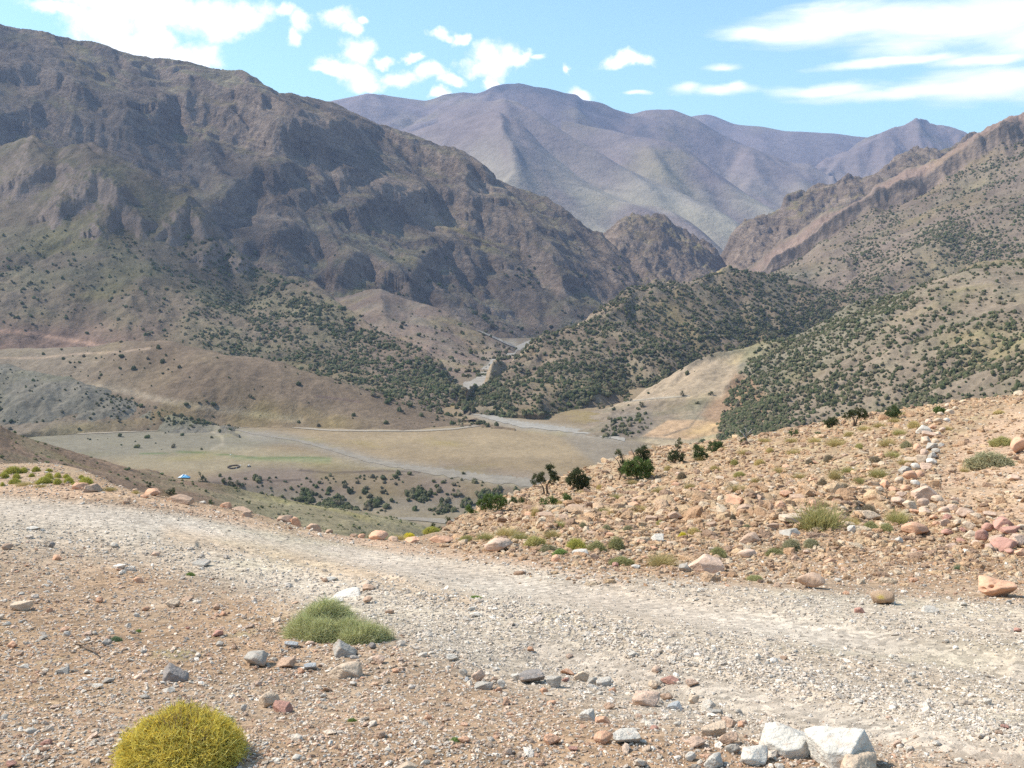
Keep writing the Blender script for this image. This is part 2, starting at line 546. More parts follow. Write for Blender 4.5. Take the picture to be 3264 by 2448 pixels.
far_back = [(640, 120), (693, 118), (706, 115), (720, 121), (734, 126), (762, 128), (785, 133), (813, 134), (834, 135), (859, 138), (900, 142), (960, 150), (1100, 160)]
patch('far_ridge', [lerp_d([(640, 260), (1100, 260)], 8600, 8600), lerp_d([(640, 170), (760, 172), (826, 184), (900, 200), (1100, 210)], 9200, 9200), lerp_d(far_back, 10400, 10400)],
      (630, 1110), M_far, ero=[(1500, 34, 3, 3)], crag=[(500, 14, 4, 1, 'f')], colf=c_far, objname='mountain')
peak = [(760, 205), (811, 171), (824, 162), (848, 150), (866, 139), (887, 131), (905, 126), (919, 121), (936, 126), (956, 134), (970, 139), (989, 150), (1040, 165), (1110, 180)]
patch('far_peak', [lerp_d([(750, 300), (1110, 300)], 6600, 7400), lerp_d([(750, 215), (826, 187), (850, 195), (900, 190), (960, 190), (1110, 215)], 7400, 7600), lerp_d(peak, 8400, 8900)],
      (745, 1110), M_far, ero=[(800, 60, 4, 21)], crag=[(260, 20, 5, 7, 'r')], colf=c_far, objname='mountain')
main = [(300, 112), (333, 102), (361, 98), (380, 97), (405, 99.5), (426, 102), (447, 95), (463, 94), (477, 95), (493, 88), (512, 84.5), (526, 86), (547, 89), (565, 94), (577, 96), (582, 102), (598, 106),
        (614, 112), (632, 116), (642, 113), (655, 111), (672, 111.5), (683, 116), (697, 121.5), (704, 126), (720, 137), (743, 148), (767, 157), (790, 167), (811, 172), (822, 181), (830, 190)]
patch('far_main', [lerp_d([(290, 330), (830, 330)], 5200, 5600), lerp_d([(290, 190), (480, 185), (600, 200), (700, 215), (780, 212), (830, 205)], 6600, 6600), lerp_d(main, 8600, 7700)],
      (290, 835), M_far, crest_fade=0.8, ero=[(1300, 95, 4, 5)], crag=[(700, 40, 6, 11, 'd')], colf=c_far, smc=1.5, objname='mountain')
s2 = [(560, 118), (591, 130), (616, 134), (642, 138), (669, 140), (688, 150), (709, 164), (732, 183), (755, 199), (778, 215), (800, 232)]
patch('far_spur_a', [lerp_d([(555, 330), (800, 330)], 4700, 4700), lerp_d([(555, 200), (640, 212), (720, 240), (800, 252)], 6000, 5200), lerp_d(s2, 7000, 5900)],
      (560, 802), M_far, crest_fade=0.7, ero=[(1000, 62, 3, 15)], crag=[(420, 24, 6, 12, 'd')], smc=7, colf=c_far, objname='mountain')
s3 = [(440, 108), (480, 103), (512, 101), (535, 113), (558, 130), (588, 148), (623, 171), (655, 185), (686, 199), (720, 215), (748, 229), (780, 255)]
patch('far_spur_b', [lerp_d([(430, 330), (780, 330)], 4500, 4300), lerp_d([(430, 190), (560, 215), (650, 240), (720, 255), (780, 270)], 5600, 4800), lerp_d(s3, 7000, 5200)],
      (440, 782), M_far, crest_fade=0.7, ero=[(1000, 62, 3, 25)], crag=[(420, 24, 6, 13, 'd')], smc=7, colf=c_far, objname='mountain')
s4 = [(380, 150), (420, 128), (455, 122), (490, 112), (508, 110), (526, 128), (542, 148), (570, 171), (600, 190), (640, 203), (670, 214), (690, 224), (713, 241), (727, 252), (745, 268)]
patch('far_spur_c', [lerp_d([(380, 340), (750, 340)], 4000, 3900), lerp_d([(380, 230), (500, 225), (600, 240), (680, 258), (750, 280)], 4700, 4300), lerp_d(s4, 6300, 4600)],
      (380, 747), M_far, crest_fade=0.7, ero=[(900, 58, 3, 35)], crag=[(380, 22, 6, 14, 'd')], smc=8, colf=c_far, objname='mountain')


# --- left mountain
def c_mtn(X, Y, Z, T, PX, PY, s, d):
    C = np.zeros(X.shape + (3,)) + np.array((0.195, 0.146, 0.108))
    n = fbm(X / 240, Y / 240, 5, 31)
    g = sstep(n, -0.15, 0.35) * sstep(s, 1.05, 0.5)
    C = blend(C, g * 0.85, (0.22, 0.186, 0.112))
    C = blend(C, sstep(fbm(X / 120, Y / 120, 4, 77), 0.15, 0.55) * 0.5, (0.26, 0.205, 0.165))
    return C


def ledges(per, amp, tilt=(0.0, 0.0), seed=3, fr=0.75):
    def f(X, Y, Z, T, gx, gy):
        q = Z + tilt[0] * X + tilt[1] * Y + fbm(X / 180, Y / 180, 4, seed) * per * 1.1
        ph = q / per
        fl = ph - np.floor(ph)
        stair = np.where(fl < fr, fl * 0.45 / fr, 0.45 + (fl - fr) * 0.55 / (1 - fr)) - fl
        msk = sstep(fbm(X / 300, Y / 300, 3, seed + 40), -0.45, 0.1) * np.clip(np.hypot(gx, gy) / 0.4, 0, 1)
        return stair * amp * msk
    return f


CL = [([(5, 72), (30, 66), (60, 85), (90, 97), (115, 108), (125, 122)], 36, 12), ([(160, 112), (190, 100), (215, 112), (240, 118), (265, 128), (285, 150)], 46, 14), ([(283, 143), (300, 141), (322, 158)], 36, 12),
      ([(320, 152), (345, 130), (385, 126), (425, 148), (470, 178)], 44, 15), ([(205, 235), (230, 200), (255, 178), (285, 176)], 50, 12), ([(232, 252), (262, 242), (290, 232)], 34, 9), ([(355, 214), (385, 195), (412, 200)], 40, 11),
      ([(412, 280), (430, 256), (455, 248), (482, 262)], 42, 12), ([(0, 122), (40, 112), (75, 122), (110, 135)], 40, 13), ([(335, 280), (352, 262), (372, 262), (386, 280)], 34, 10), ([(150, 60), (190, 82), (230, 100), (262, 112)], 26, 10),
      ([(480, 215), (520, 232), (545, 255), (560, 280)], 36, 12), ([(250, 105), (300, 125), (330, 140)], 22, 8), ([(300, 200), (330, 180), (350, 176)], 30, 10), ([(430, 200), (460, 190), (490, 205)], 30, 10)]


def crests(X, Y, Z, T, gx, gy):
    PX, PY = project(X, Y, Z)
    wx = fbm(X / 160, Y / 160, 4, 901) * 9; wy = fbm(X / 160 + 9, Y / 160, 4, 902) * 7
    PX = PX + wx; PY = PY + wy
    h = ledges(60, 30, (0.25, 0.1), 5)(X, Y, Z, T, gx, gy)
    for pts, amp, wd_ in CL:
        best = np.full(PX.shape, 1e9); sg = np.zeros(PX.shape)
        for (x0, y0), (x1, y1) in zip(pts[:-1], pts[1:]):
            dx, dy = x1 - x0, y1 - y0
            t = np.clip(((PX - x0) * dx + (PY - y0) * dy) / (dx * dx + dy * dy), 0, 1)
            ex, ey = PX - x0 - t * dx, PY - y0 - t * dy
            d = np.hypot(ex, ey); m = d < best
            best = np.where(m, d, best); sg = np.where(m, ey, sg)
        w_ = np.where(sg > 0, wd_ * 0.55, wd_ * 1.9)
        h = h + amp * 0.78 * np.exp(-(best / w_) ** 2) * (1 - 0.6 * np.exp(-((T - 4) / 0.3) ** 2))
    return h - 11


ridgeL = [(-120, -20), (-60, 0), (0, 25), (14, 29), (56, 36), (88, 41), (120, 52), (153, 59), (176, 61), (194, 62.5), (218, 69), (248, 79), (266, 88), (281, 94.5), (288, 91.5), (308, 95),
          (333, 102), (361, 117), (380, 127), (412, 137), (431, 147), (463, 163), (488, 178), (512, 187), (542, 197), (563, 212), (581, 228), (600, 232), (615, 246), (642, 266), (655, 290), (690, 310)]
patch('left_range', [lerp_d([(-120, 360), (0, 350), (300, 350), (520, 352), (690, 340)], 1700, 2100),
                     lerp_d([(-120, 250), (0, 250), (250, 290), (400, 310), (520, 330), (690, 325)], 1950, 2350),
                     lerp_d([(-120, 150), (0, 150), (150, 170), (300, 205), (430, 245), (560, 280), (690, 320)], 2300, 2700),
                     lerp_d([(-120, 70), (0, 85), (150, 110), (300, 145), (430, 195), (560, 240), (690, 315)], 2600, 2900),
                     lerp_d(ridgeL, 3000, 3200)],
      (-120, 690), M_mtn, step=1.15, ero=[(560, 46, 5, 41), (150, 10, 4, 47)], crag=[(190, 12, 6, 43, 'd'), (34, 5.5, 5, 44, 'r'), (10, 1.6, 3, 45, 'r')], extra=crests, crest_fade=0.75, colf=c_mtn, smc=1.0, objname='mountain', maxrow=200)
knob = [(590, 262), (600, 248), (612, 236), (621, 228), (632, 221), (651, 222), (667, 225), (683, 236), (697, 245), (709, 252), (716, 258), (721, 268), (735, 290)]
patch('knob', [lerp_d([(588, 345), (735, 330)], 2500, 2500), lerp_d([(588, 300), (640, 292), (700, 296), (735, 300)], 2900, 2900), lerp_d([(588, 275), (620, 250), (660, 252), (700, 272), (735, 293)], 3050, 3050), lerp_d(knob, 3250, 3300)],
      (592, 735), M_mtn, step=1.0, ero=[(200, 12, 4, 51)], crag=[(150, 26, 5, 53, 'r'), (45, 14, 4, 54, 'r'), (14, 3, 3, 55, 'r')], colf=c_mtn, smc=0.8, smr=1, objname='rocky_hill')
# --- gorge wall and right mountain
g3 = [(712, 285), (720, 262), (730, 245), (743, 231), (762, 225), (780, 220), (785, 206), (806, 194), (836, 187), (864, 183), (882, 171), (901, 162), (919, 157), (940, 156), (952, 152), (966, 146), (990, 140), (1060, 130), (1120, 120)]
patch('gorge_wall', [lerp_d([(712, 350), (1120, 350)], 2700, 3000), lerp_d([(712, 295), (800, 285), (900, 250), (1120, 230)], 3000, 3300), lerp_d([(712, 290), (760, 262), (830, 228), (900, 200), (1120, 170)], 3200, 3500), lerp_d(g3, 3400, 3900)],
      (714, 1120), M_mtn, step=1.1, ero=[(260, 18, 4, 61)], crag=[(150, 24, 5, 63, 'r'), (45, 13, 4, 64, 'r'), (12, 2.5, 3, 65, 'r')], extra=ledges(40, 25, (-0.5, 0.1), 6), colf=c_mtn, smc=0.8, objname='mountain')

fin = [(735, 282), (750, 272), (757, 268), (767, 257), (783, 246), (804, 232), (820, 218), (843, 211), (859, 204), (870, 197), (875, 190), (894, 183), (905, 176), (933, 169), (952, 158), (966, 147), (977, 138), (993, 129), (1010, 122),
       (1024, 118), (1060, 108), (1130, 90)]
finb = [(735, 290), (757, 280), (783, 267), (804, 255), (820, 240), (859, 226), (875, 214), (905, 203), (933, 190), (966, 168), (993, 152), (1024, 141), (1060, 132), (1130, 115)]


def c_right(X, Y, Z, T, PX, PY, s, d):
    C = np.zeros(X.shape + (3,)) + np.array((0.18, 0.137, 0.104))
    n = fbm(X / 120, Y / 120, 5, 71)
    C = blend(C, sstep(n, -0.2, 0.4) * 0.7, (0.20, 0.165, 0.11))
    C = blend(C, sstep(T, 3.35, 3.6) * sstep(T, 5.0, 4.7), (0.235, 0.165, 0.13))
    C = blend(C, sstep(n, 0.2, 0.5) * 0.4, (0.28, 0.23, 0.17))
    return C


patch('right_mountain', [lerp_d([(690, 420), (1130, 400)], 1500, 1200), lerp_d([(690, 340), (800, 320), (900, 310), (1024, 300), (1130, 290)], 1750, 1500),
                         lerp_d([(690, 300), (778, 282), (860, 258), (940, 230), (1024, 205), (1130, 180)], 2050, 1900),
                         lerp_d(finb, 2330, 2500), lerp_d([(x, y + 5) for x, y in fin], 2345, 2540), lerp_d(fin, 2420, 2640)],
      (735, 1130), M_scrub2, step=1.15, ero=[(260, 16, 5, 81)], crag=[(40, 4, 5, 83, 'r')], extra=lambda X, Y, Z, T, gx, gy: sstep(T, 2.7, 3.1) * sstep(T, 5.6, 5.1) * (fbm(X / 70, Y / 70, 5, 84, 0.55, True) * 9 + fbm(X / 22, Y / 22, 4, 85, 0.5, True) * 5), colf=c_right, smc=0.8, smr=1.0, objname='mountain')


def hill_crests(X, Y, Z, T, gx, gy):
    PX, PY = project(X, Y, Z)
    PX = PX + fbm(X / 90, Y / 90, 4, 911) * 7; PY = PY + fbm(X / 90 + 9, Y / 90, 4, 912) * 6
    h = 0
    for pts, amp, wd_ in [([(58, 222), (80, 200), (96, 185), (118, 210)], 20, 9), ([(100, 236), (122, 214), (140, 232)], 14, 8), ([(172, 240), (190, 214), (206, 236)], 18, 8), ([(205, 262), (222, 250), (240, 268)], 10, 6), ([(20, 190), (40, 178), (60, 176)], 12, 9)]:
        best = np.full(PX.shape, 1e9); sg = np.zeros(PX.shape)
        for (x0, y0), (x1, y1) in zip(pts[:-1], pts[1:]):
            dx, dy = x1 - x0, y1 - y0
            t = np.clip(((PX - x0) * dx + (PY - y0) * dy) / (dx * dx + dy * dy), 0, 1)
            ex, ey = PX - x0 - t * dx, PY - y0 - t * dy
            d = np.hypot(ex, ey); m = d < best
            best = np.where(m, d, best); sg = np.where(m, ey, sg)
        h = h + amp * np.exp(-(best / np.where(sg > 0, wd_ * 0.7, wd_ * 1.8)) ** 2)
    return h * (1 + 0.5 * fbm(X / 25, Y / 25, 4, 913, 0.5, True))


# --- left front hill with scattered trees
def c_lh(X, Y, Z, T, PX, PY, s, d):
    C = np.zeros(X.shape + (3,)) + np.array((0.145, 0.113, 0.08))
    n = fbm(X / 110, Y / 110, 5, 91)
    C = blend(C, sstep(n, -0.2, 0.3) * 0.8, (0.155, 0.133, 0.08))
    C = blend(C, sstep(PY, 300, 345) * sstep(PX, 260, 60) * 0.8, (0.18, 0.115, 0.088))
    C = blend(C, line_mask(PX, PY, [(-20, 330), (30, 333), (75, 341), (120, 349), (135, 352)], 2.0, 1.5) * 0.8, (0.33, 0.21, 0.15))
    C = blend(C, sstep(PX, 320, 440) * 0.6, (0.215, 0.15, 0.115))
    return C


lh = [(-120, 150), (-60, 158), (0, 148), (32, 137), (44, 148), (56, 154), (69, 148), (90, 143.5), (104, 152), (130, 167), (148, 175), (171, 192), (192, 206), (208, 220), (229, 243), (250, 262), (278, 275),
      (308, 287), (343, 306), (370, 324), (405, 347), (428, 363), (454, 376), (461, 384), (468, 398), (490, 432), (520, 450)]
patch('left_hill', [lerp_d([(-120, 395), (0, 390), (250, 410), (400, 425), (520, 430)], 1080, 900), [(-120, 345, 1260), (0, 345, 1250), (130, 352, 1220), (250, 372, 1160), (400, 402, 1010), (440, 405, 1015), (470, 418, 1010), (520, 450, 900)],
                    [(-120, 270, 1500), (0, 270, 1480), (110, 285, 1450), (250, 325, 1380), (350, 362, 1250), (430, 390, 1090), (455, 396, 1090), (470, 412, 1060), (520, 450, 920)], [(-120, 215, 1700), (0, 215, 1680), (110, 225, 1650), (180, 262, 1600), (250, 295, 1540), (350, 335, 1380), (430, 377, 1170), (455, 387, 1150), (470, 406, 1110), (520, 450, 925)],
                    [(x, y, float(np.interp(x, [-120, 250, 308, 343, 370, 405, 428, 454, 461, 468, 490, 520], [2000, 1720, 1620, 1530, 1450, 1350, 1280, 1215, 1195, 1150, 980, 930]))) for x, y in lh]],
      (-120, 500), M_scrub2, step=1.15, ero=[(260, 13, 4, 101)], crag=[(110, 14, 6, 103, 'd'), (18, 2.2, 4, 104, 'r')], extra=hill_crests, colf=c_lh, smc=4.0, objname='hill')
lb = [(340, 300), (380, 289), (407, 301), (440, 312), (481, 331), (512, 347), (530, 362), (560, 380)]
patch('gorge_slope', [[(330, 440, 960), (430, 420, 1050), (470, 405, 1120), (512, 385, 1260), (560, 380, 1300)], [(330, 425, 1000), (430, 402, 1110), (470, 384, 1235), (490, 377, 1310), (512, 368, 1420), (560, 372, 1420)], lerp_d([(330, 340), (430, 345), (481, 358), (512, 357), (560, 376)], 1500, 1560), lerp_d(lb, 1900, 1690)],
      (335, 545), M_scrub, step=1.2, ero=[(120, 8, 4, 111)], crag=[(30, 2.0, 4, 112, 'r')], colf=lambda X, Y, Z, T, PX, PY, s, d: blend(np.zeros(X.shape + (3,)) + np.array((0.20, 0.145, 0.11)), sstep(fbm(X / 60, Y / 60, 4, 5), -0.2, 0.3) * 0.6, (0.25, 0.20, 0.145)), smc=1, objname='hill')

# --- valley floor
track = [(20, 435), (60, 434), (110, 432), (160, 430), (215, 428), (235, 428), (250, 426.5), (275, 426), (300, 428), (330, 430.5), (370, 431), (420, 431), (455, 429), (480, 425.5)]


def c_floor(X, Y, Z, T, PX, PY, s, d):
    C = np.zeros(X.shape + (3,)) + np.array((0.225, 0.168, 0.105))
    n = fbm(X / 90, Y / 60, 5, 121)
    C = blend(C, sstep(n, -0.2, 0.3) * 0.7, (0.25, 0.185, 0.112))
    # darker scree on the left slope above the terrace, grey-green flats
    C = blend(C, poly_mask(PX, PY, [(-200, 425), (230, 428), (300, 440), (235, 452), (60, 462), (-200, 460)], 6) * 0.75, (0.185, 0.17, 0.13))
    C = blend(C, poly_mask(PX, PY, [(110, 458), (230, 446), (330, 455), (420, 470), (260, 474), (130, 470)], 5) * 0.6, (0.255, 0.215, 0.14))
    C = blend(C, poly_mask(PX, PY, [(228, 457), (290, 456.5), (332, 458), (330, 463), (300, 462), (240, 460)], 2) * 0.4, (0.15, 0.20, 0.08))
    C = blend(C, line_mask(PX, PY, [(140, 454), (190, 452), (230, 455), (256, 458), (300, 457.5), (330, 458)], 0.7, 0.5) * 0.7, (0.09, 0.13, 0.05))
    # brown broken bank and dark ravine slopes
    bank = [(210, 476), (260, 467), (330, 466), (400, 471), (470, 478), (540, 488), (560, 500), (480, 512), (300, 506), (190, 484)]
    C = blend(C, poly_mask(PX, PY, bank, 5) * 0.85, (0.165, 0.125, 0.10))
    C = blend(C, poly_mask(PX, PY, [(180, 484), (270, 490), (430, 500), (560, 492), (620, 520), (560, 545), (250, 540)], 6) * 0.6, (0.20, 0.172, 0.125))
    # pale gravel of the river and stream bed
    C = blend(C, line_mask(PX, PY, [(225, 427), (255, 434), (296, 440), (345, 453), (372, 461), (406, 467), (475, 477), (512, 481), (620, 492)], 5, 4.5) * 0.7, (0.235, 0.205, 0.17))
    C = blend(C, sstep(PY, 392, 380) * 0.8, (0.17, 0.135, 0.10))
    bed = [(512, 345), (495, 362), (478, 385), (463, 398), (464, 407), (480, 414), (500, 420), (520, 424), (560, 430), (620, 438)]
    C = blend(C, line_mask(PX, PY, bed, 5, 4) * 0.7, (0.30, 0.265, 0.22))
    C = blend(C, poly_mask(PX, PY, [(300, 433), (480, 432), (560, 436), (600, 455), (500, 458), (380, 448)], 8) * 0.5, (0.33, 0.25, 0.155))
    C = blend(C, poly_mask(PX, PY, [(440, 462), (560, 474), (620, 478), (600, 486), (520, 480), (440, 470)], 4) * 0.55, (0.20, 0.155, 0.12))
    C = blend(C, poly_mask(PX, PY, [(560, 436), (640, 440), (680, 470), (600, 468)], 5) * 0.7, (0.20, 0.17, 0.135))
    C = blend(C, line_mask(PX, PY, [(210, 430), (222, 437), (223, 444), (212, 449)], 1.4, 1.0) * 0.5, (0.36, 0.30, 0.22))
    C = blend(C, line_mask(PX, PY, [(300, 470), (330, 473), (385, 471), (420, 472)], 1.0, 0.6) * 0.7, (0.08, 0.06, 0.05))
    C = blend(C, line_mask(PX, PY, [(256, 479), (275, 481), (300, 480)], 1.0, 0.6) * 0.7, (0.08, 0.06, 0.05))
    return C


def fl(pts, z):
    out = []
    for x, y in pts:
        a, e = ray(x, y)
        out.append((x, y, (z - CAM_H) / float(e)))
    return out


H5 = [-300, 0, 200, 350, 512, 700, 900, 1300]
floor_curves = [fl([(x, 575) for x in H5], -150), fl([(x, y) for x, y in zip(H5, [536, 536, 532, 532, 540, 540, 540, 540])], -148),
                fl([(x, y) for x, y in zip(H5, [500, 500, 500, 508, 512, 512, 512, 512])], -143), fl([(x, y) for x, y in zip(H5, [480, 480, 480, 474, 484, 484, 484, 484])], -130),
                fl([(x, 455) for x in H5], -129), fl([(x, 430) for x in H5], -128), fl([(x, 410) for x in H5], -127), fl([(x, 392) for x in H5], -125),
                fl([(x, 372) for x in H5], -121), fl([(x, 350) for x in H5], -114), fl([(x, 338) for x in H5], -108)]
PF = patch('valley_floor', floor_curves, (-300, 1300), M_floor, step=1.5, ero=None, crag=[(120, 3.2, 4, 131, 'f'), (25, 0.5, 4, 132, 'f')], colf=c_floor, smc=6, smr=3, objname='valley_floor', bslope=0.3)

# --- rounded brown mound behind the terrace
mound = [(-120, 345), (0, 350), (90, 346), (130, 341), (171, 342), (222, 353), (278, 362), (324, 375), (370, 391), (417, 407), (454, 418), (475, 424), (490, 429), (520, 445)]


def c_mound(X, Y, Z, T, PX, PY, s, d):
    C = np.zeros(X.shape + (3,)) + np.array((0.165, 0.12, 0.082))
    n = fbm(X / 70, Y / 70, 5, 141)
    C = blend(C, sstep(n, -0.2, 0.35) * 0.6, (0.185, 0.138, 0.088))
    C = blend(C, sstep(PX, 170, 40) * 0.7, (0.19, 0.155, 0.115))
    C = blend(C, line_mask(PX, PY, [(88, 384), (130, 392), (170, 402), (205, 407), (240, 412), (300, 420)], 3, 3) * 0.5, (0.31, 0.25, 0.18))
    C = blend(C, line_mask(PX, PY, [(316, 396), (340, 399), (360, 402)], 1.0, 0.7) * 0.6, (0.12, 0.08, 0.07))
    C = blend(C, line_mask(PX, PY, [(-20, 358), (40, 358), (75, 354), (120, 352), (150, 348)], 1.0, 0.8) * 0.7, (0.33, 0.24, 0.17))
    return C


patch('mound', [fl([(-120, 452), (520, 449)], -140), fl([(-120, 440), (0, 436), (220, 425), (300, 425), (400, 429), (480, 424), (520, 430)], -126.5), lerp_d([(-120, 390), (0, 395), (150, 385), (222, 385), (300, 400), (400, 418), (490, 429), (520, 432)], 960, 890),
                lerp_d(mound, 1130, 905)],
      (-120, 515), M_hill, step=1.2, ero=[(90, 2.6, 4, 151)], crag=[(35, 1.6, 4, 152, 'd')], colf=c_mound, smc=2, objname='hill')
ls = [(-120, 355), (0, 366), (28, 370), (83, 382), (116, 396), (162, 409), (197, 419), (217, 426), (240, 434)]
patch('dark_slope', [fl([(-120, 456), (240, 452)], -141), fl([(-120, 438), (0, 433), (110, 430), (215, 426), (240, 436)], -126.5), lerp_d(ls, 1010, 880)],
      (-120, 236), M_hill, step=1.2, ero=[(60, 3.5, 4, 161)], crag=[(22, 1.5, 4, 162, 'd'), (6, .5, 3, 163, 'r')], colf=lambda X, Y, Z, T, PX, PY, s, d: blend(np.zeros(X.shape + (3,)) + np.array((0.15, 0.135, 0.105)), sstep(fbm(X / 50, Y / 50, 4, 5), -0.2, 0.3) * 0.6, (0.18, 0.155, 0.12)), smc=2, objname='hill')


# --- wooded spur on the right
def c_spur(X, Y, Z, T, PX, PY, s, d):
    C = np.zeros(X.shape + (3,)) + np.array((0.175, 0.132, 0.092))
    n = fbm(X / 60, Y / 60, 5, 171)
    C = blend(C, sstep(n, -0.1, 0.3) * 0.6, (0.22, 0.18, 0.12))
    C = blend(C, sstep(T, 2.6, 3.1) * 0.7, (0.36, 0.27, 0.18))
    return C


s13 = [(455, 420), (465, 410), (470, 398), (491, 375), (512, 362), (526, 354), (542, 340), (567, 329), (588, 317), (611, 303), (632, 290), (660, 286), (688, 281), (709, 276), (734, 274), (757, 274), (790, 278), (840, 292), (880, 312), (920, 335)]
patch('wooded_spur', [fl([(455, 450), (600, 442), (920, 425)], -155), fl([(455, 424), (465, 413.5), (500, 417), (540, 419), (579, 410), (616, 402)], -127.5) + [ (671, 384, 1180), (694, 370, 1290), (759, 352, 1480), (824, 330, 1600), (920, 345, 1500)],
                      [(455, 423, 925), (465, 412, 982), (500, 394, 1070), (540, 378, 1110), (600, 355, 1240), (671, 330, 1420), (740, 312, 1600), (824, 308, 1680), (920, 340, 1560)], [(x, y, float(np.interp(x, [455, 465, 470, 491, 512, 542, 600, 700, 790, 920], [930, 985, 1060, 1200, 1280, 1380, 1500, 1720, 1850, 1700]))) for x, y in s13]],
      (463, 918), M_scrub, step=1.2, ero=[(170, 15, 5, 181)], crag=[(50, 3, 4, 182, 'd')], colf=c_spur, smc=1.2, objname='hill')


# --- right hillside and its fields
def c_rh(X, Y, Z, T, PX, PY, s, d):
    C = np.zeros(X.shape + (3,)) + np.array((0.225, 0.175, 0.125))
    n = fbm(X / 40, Y / 40, 5, 191)
    C = blend(C, sstep(n, -0.1, 0.3) * 0.6, (0.195, 0.165, 0.108))
    C = blend(C, poly_mask(PX, PY, [(760, 300), (915, 286), (890, 318), (850, 345), (800, 372), (760, 400), (742, 425), (700, 440), (690, 400)], 10) * 0.6, (0.20, 0.18, 0.125))
    C = blend(C, poly_mask(PX, PY, [(735, 372), (755, 378), (770, 400), (760, 430), (725, 440), (700, 415)], 6) * 0.6, (0.30, 0.17, 0.10))
    C = blend(C, poly_mask(PX, PY, [(640, 385), (700, 362), (745, 352), (735, 372), (722, 398), (660, 400), (610, 408)], 3) * 0.8, (0.37, 0.28, 0.19))
    C = blend(C, poly_mask(PX, PY, [(643, 436), (668, 420), (703, 420), (720, 424), (716, 434), (690, 440)], 1.2) * 0.85, (0.40, 0.265, 0.16))
    C = blend(C, poly_mask(PX, PY, [(640, 438), (690, 440), (735, 432), (740, 450), (690, 455), (640, 446)], 2) * 0.8, (0.37, 0.29, 0.19))
    C = blend(C, poly_mask(PX, PY, [(612, 412), (650, 410), (655, 424), (640, 437), (606, 437)], 3) * 0.6, (0.17, 0.14, 0.115))
    C = blend(C, line_mask(PX, PY, [(664, 436), (690, 427), (697, 418), (703, 410), (708, 402)], 0.9, 0.5) * 0.6, (0.15, 0.12, 0.09))
    C = blend(C, line_mask(PX, PY, [(624, 402), (650, 399), (672, 397), (690, 396)], 1.0, 0.5) * 0.7, (0.46, 0.38, 0.28))
    C = blend(C, line_mask(PX, PY, [(569, 424), (580, 418), (592, 413)], 1.0, 0.5) * 0.6, (0.15, 0.12, 0.09))
    C = blend(C, line_mask(PX, PY, [(840, 358), (880, 352), (930, 350), (960, 356)], 1.0, 1) * 0.4, (0.42, 0.33, 0.22))
    return C


s14 = [(530, 440), (560, 425), (585, 415), (610, 405), (640, 390), (665, 378), (690, 366), (715, 360), (740, 352), (765, 345), (790, 336), (820, 325), (850, 310), (880, 299), (905, 290), (917, 285), (940, 274), (966, 268), (998, 264), (1024, 261), (1130, 252)]
patch('right_hill', [lerp_d([(530, 480), (700, 500), (1130, 520)], 700, 320), lerp_d([(530, 445), (600, 446), (700, 455), (800, 450), (1024, 440), (1130, 435)], 830, 520),
                     lerp_d([(530, 442), (560, 432), (640, 420), (720, 415), (800, 395), (900, 360), (1024, 330), (1130, 315)], 900, 760), lerp_d(s14, 980, 1150)],
      (535, 1130), M_hill, step=1.2, ero=[(130, 9, 5, 201)], crag=[(40, 2.5, 4, 202, 'd')], colf=c_rh, smc=1.5, objname='hill')


# --- brown slope just beyond the road on the left
def c_nb(X, Y, Z, T, PX, PY, s, d):
    C = np.zeros(X.shape + (3,)) + np.array((0.215, 0.145, 0.10))
    n = fbm(X / 16, Y / 16, 5, 211)
    C = blend(C, sstep(n, -0.1, 0.3) * 0.6, (0.20, 0.165, 0.10))
    C = blend(C, sstep(PX, 190, 260) * 0.8, (0.25, 0.215, 0.13))
    return C


nb = [(-150, 395), (-60, 412), (0, 428), (13, 434), (35, 441), (69, 450), (104, 460), (139, 471), (174, 478), (208, 482), (243, 492), (256, 495), (291, 503), (325, 509), (360, 514), (395, 518), (423, 525), (440, 536), (470, 560)]
patch('near_brown_slope', [lerp_d([(-150, 640), (0, 640), (256, 640), (470, 640)], 60, 110), lerp_d([(-150, 540), (0, 540), (256, 560), (470, 580)], 85, 180), lerp_d([(-150, 470), (0, 480), (139, 500), (256, 520), (350, 530), (470, 565)], 120, 240), lerp_d(nb, 170, 300)],
      (-150, 455), M_near, step=1.2, ero=[(22, 1.0, 4, 221)], crag=[(8, 0.4, 4, 222, 'd'), (2.0, .14, 3, 223, 'r')], colf=c_nb, smc=1.5, objname='hill')

# --- broad ground sheet far below, out to the horizon
N = 96
ang = np.linspace(0, 2 * math.pi, N, endpoint=False)
V = [(0, 0, -260)] + [(22000 * math.cos(t), 22000 * math.sin(t), -260) for t in ang]
me = bpy.data.meshes.new('terrain_plain')
me.from_pydata(V, [], [(0, i + 1, (i + 1) % N + 1) for i in range(N)])
at = me.color_attributes.new('Col', 'FLOAT_COLOR', 'POINT')
at.data.foreach_set('color', np.tile([0.27, 0.215, 0.15, 1], N + 1))
me.materials.append(M_floor)
obj('terrain', me, kind='structure')
print('terrain', round(time.time() - T0, 1))
# ------------------------------------------------------------------ foreground ground, road and right rocky slope
M_fg = terrain_mat('stony_ground', 1.1, 0.12, 0.035, 0.10, 0.16, fine=0.045, fine_amt=0.28, huemul=(0.98, 1.0, 0.95, 1))
road_c = [(-200, 492), (0, 510), (120, 523), (260, 548), (400, 575), (520, 600), (660, 630), (800, 668), (930, 705), (1100, 750), (1250, 800)]


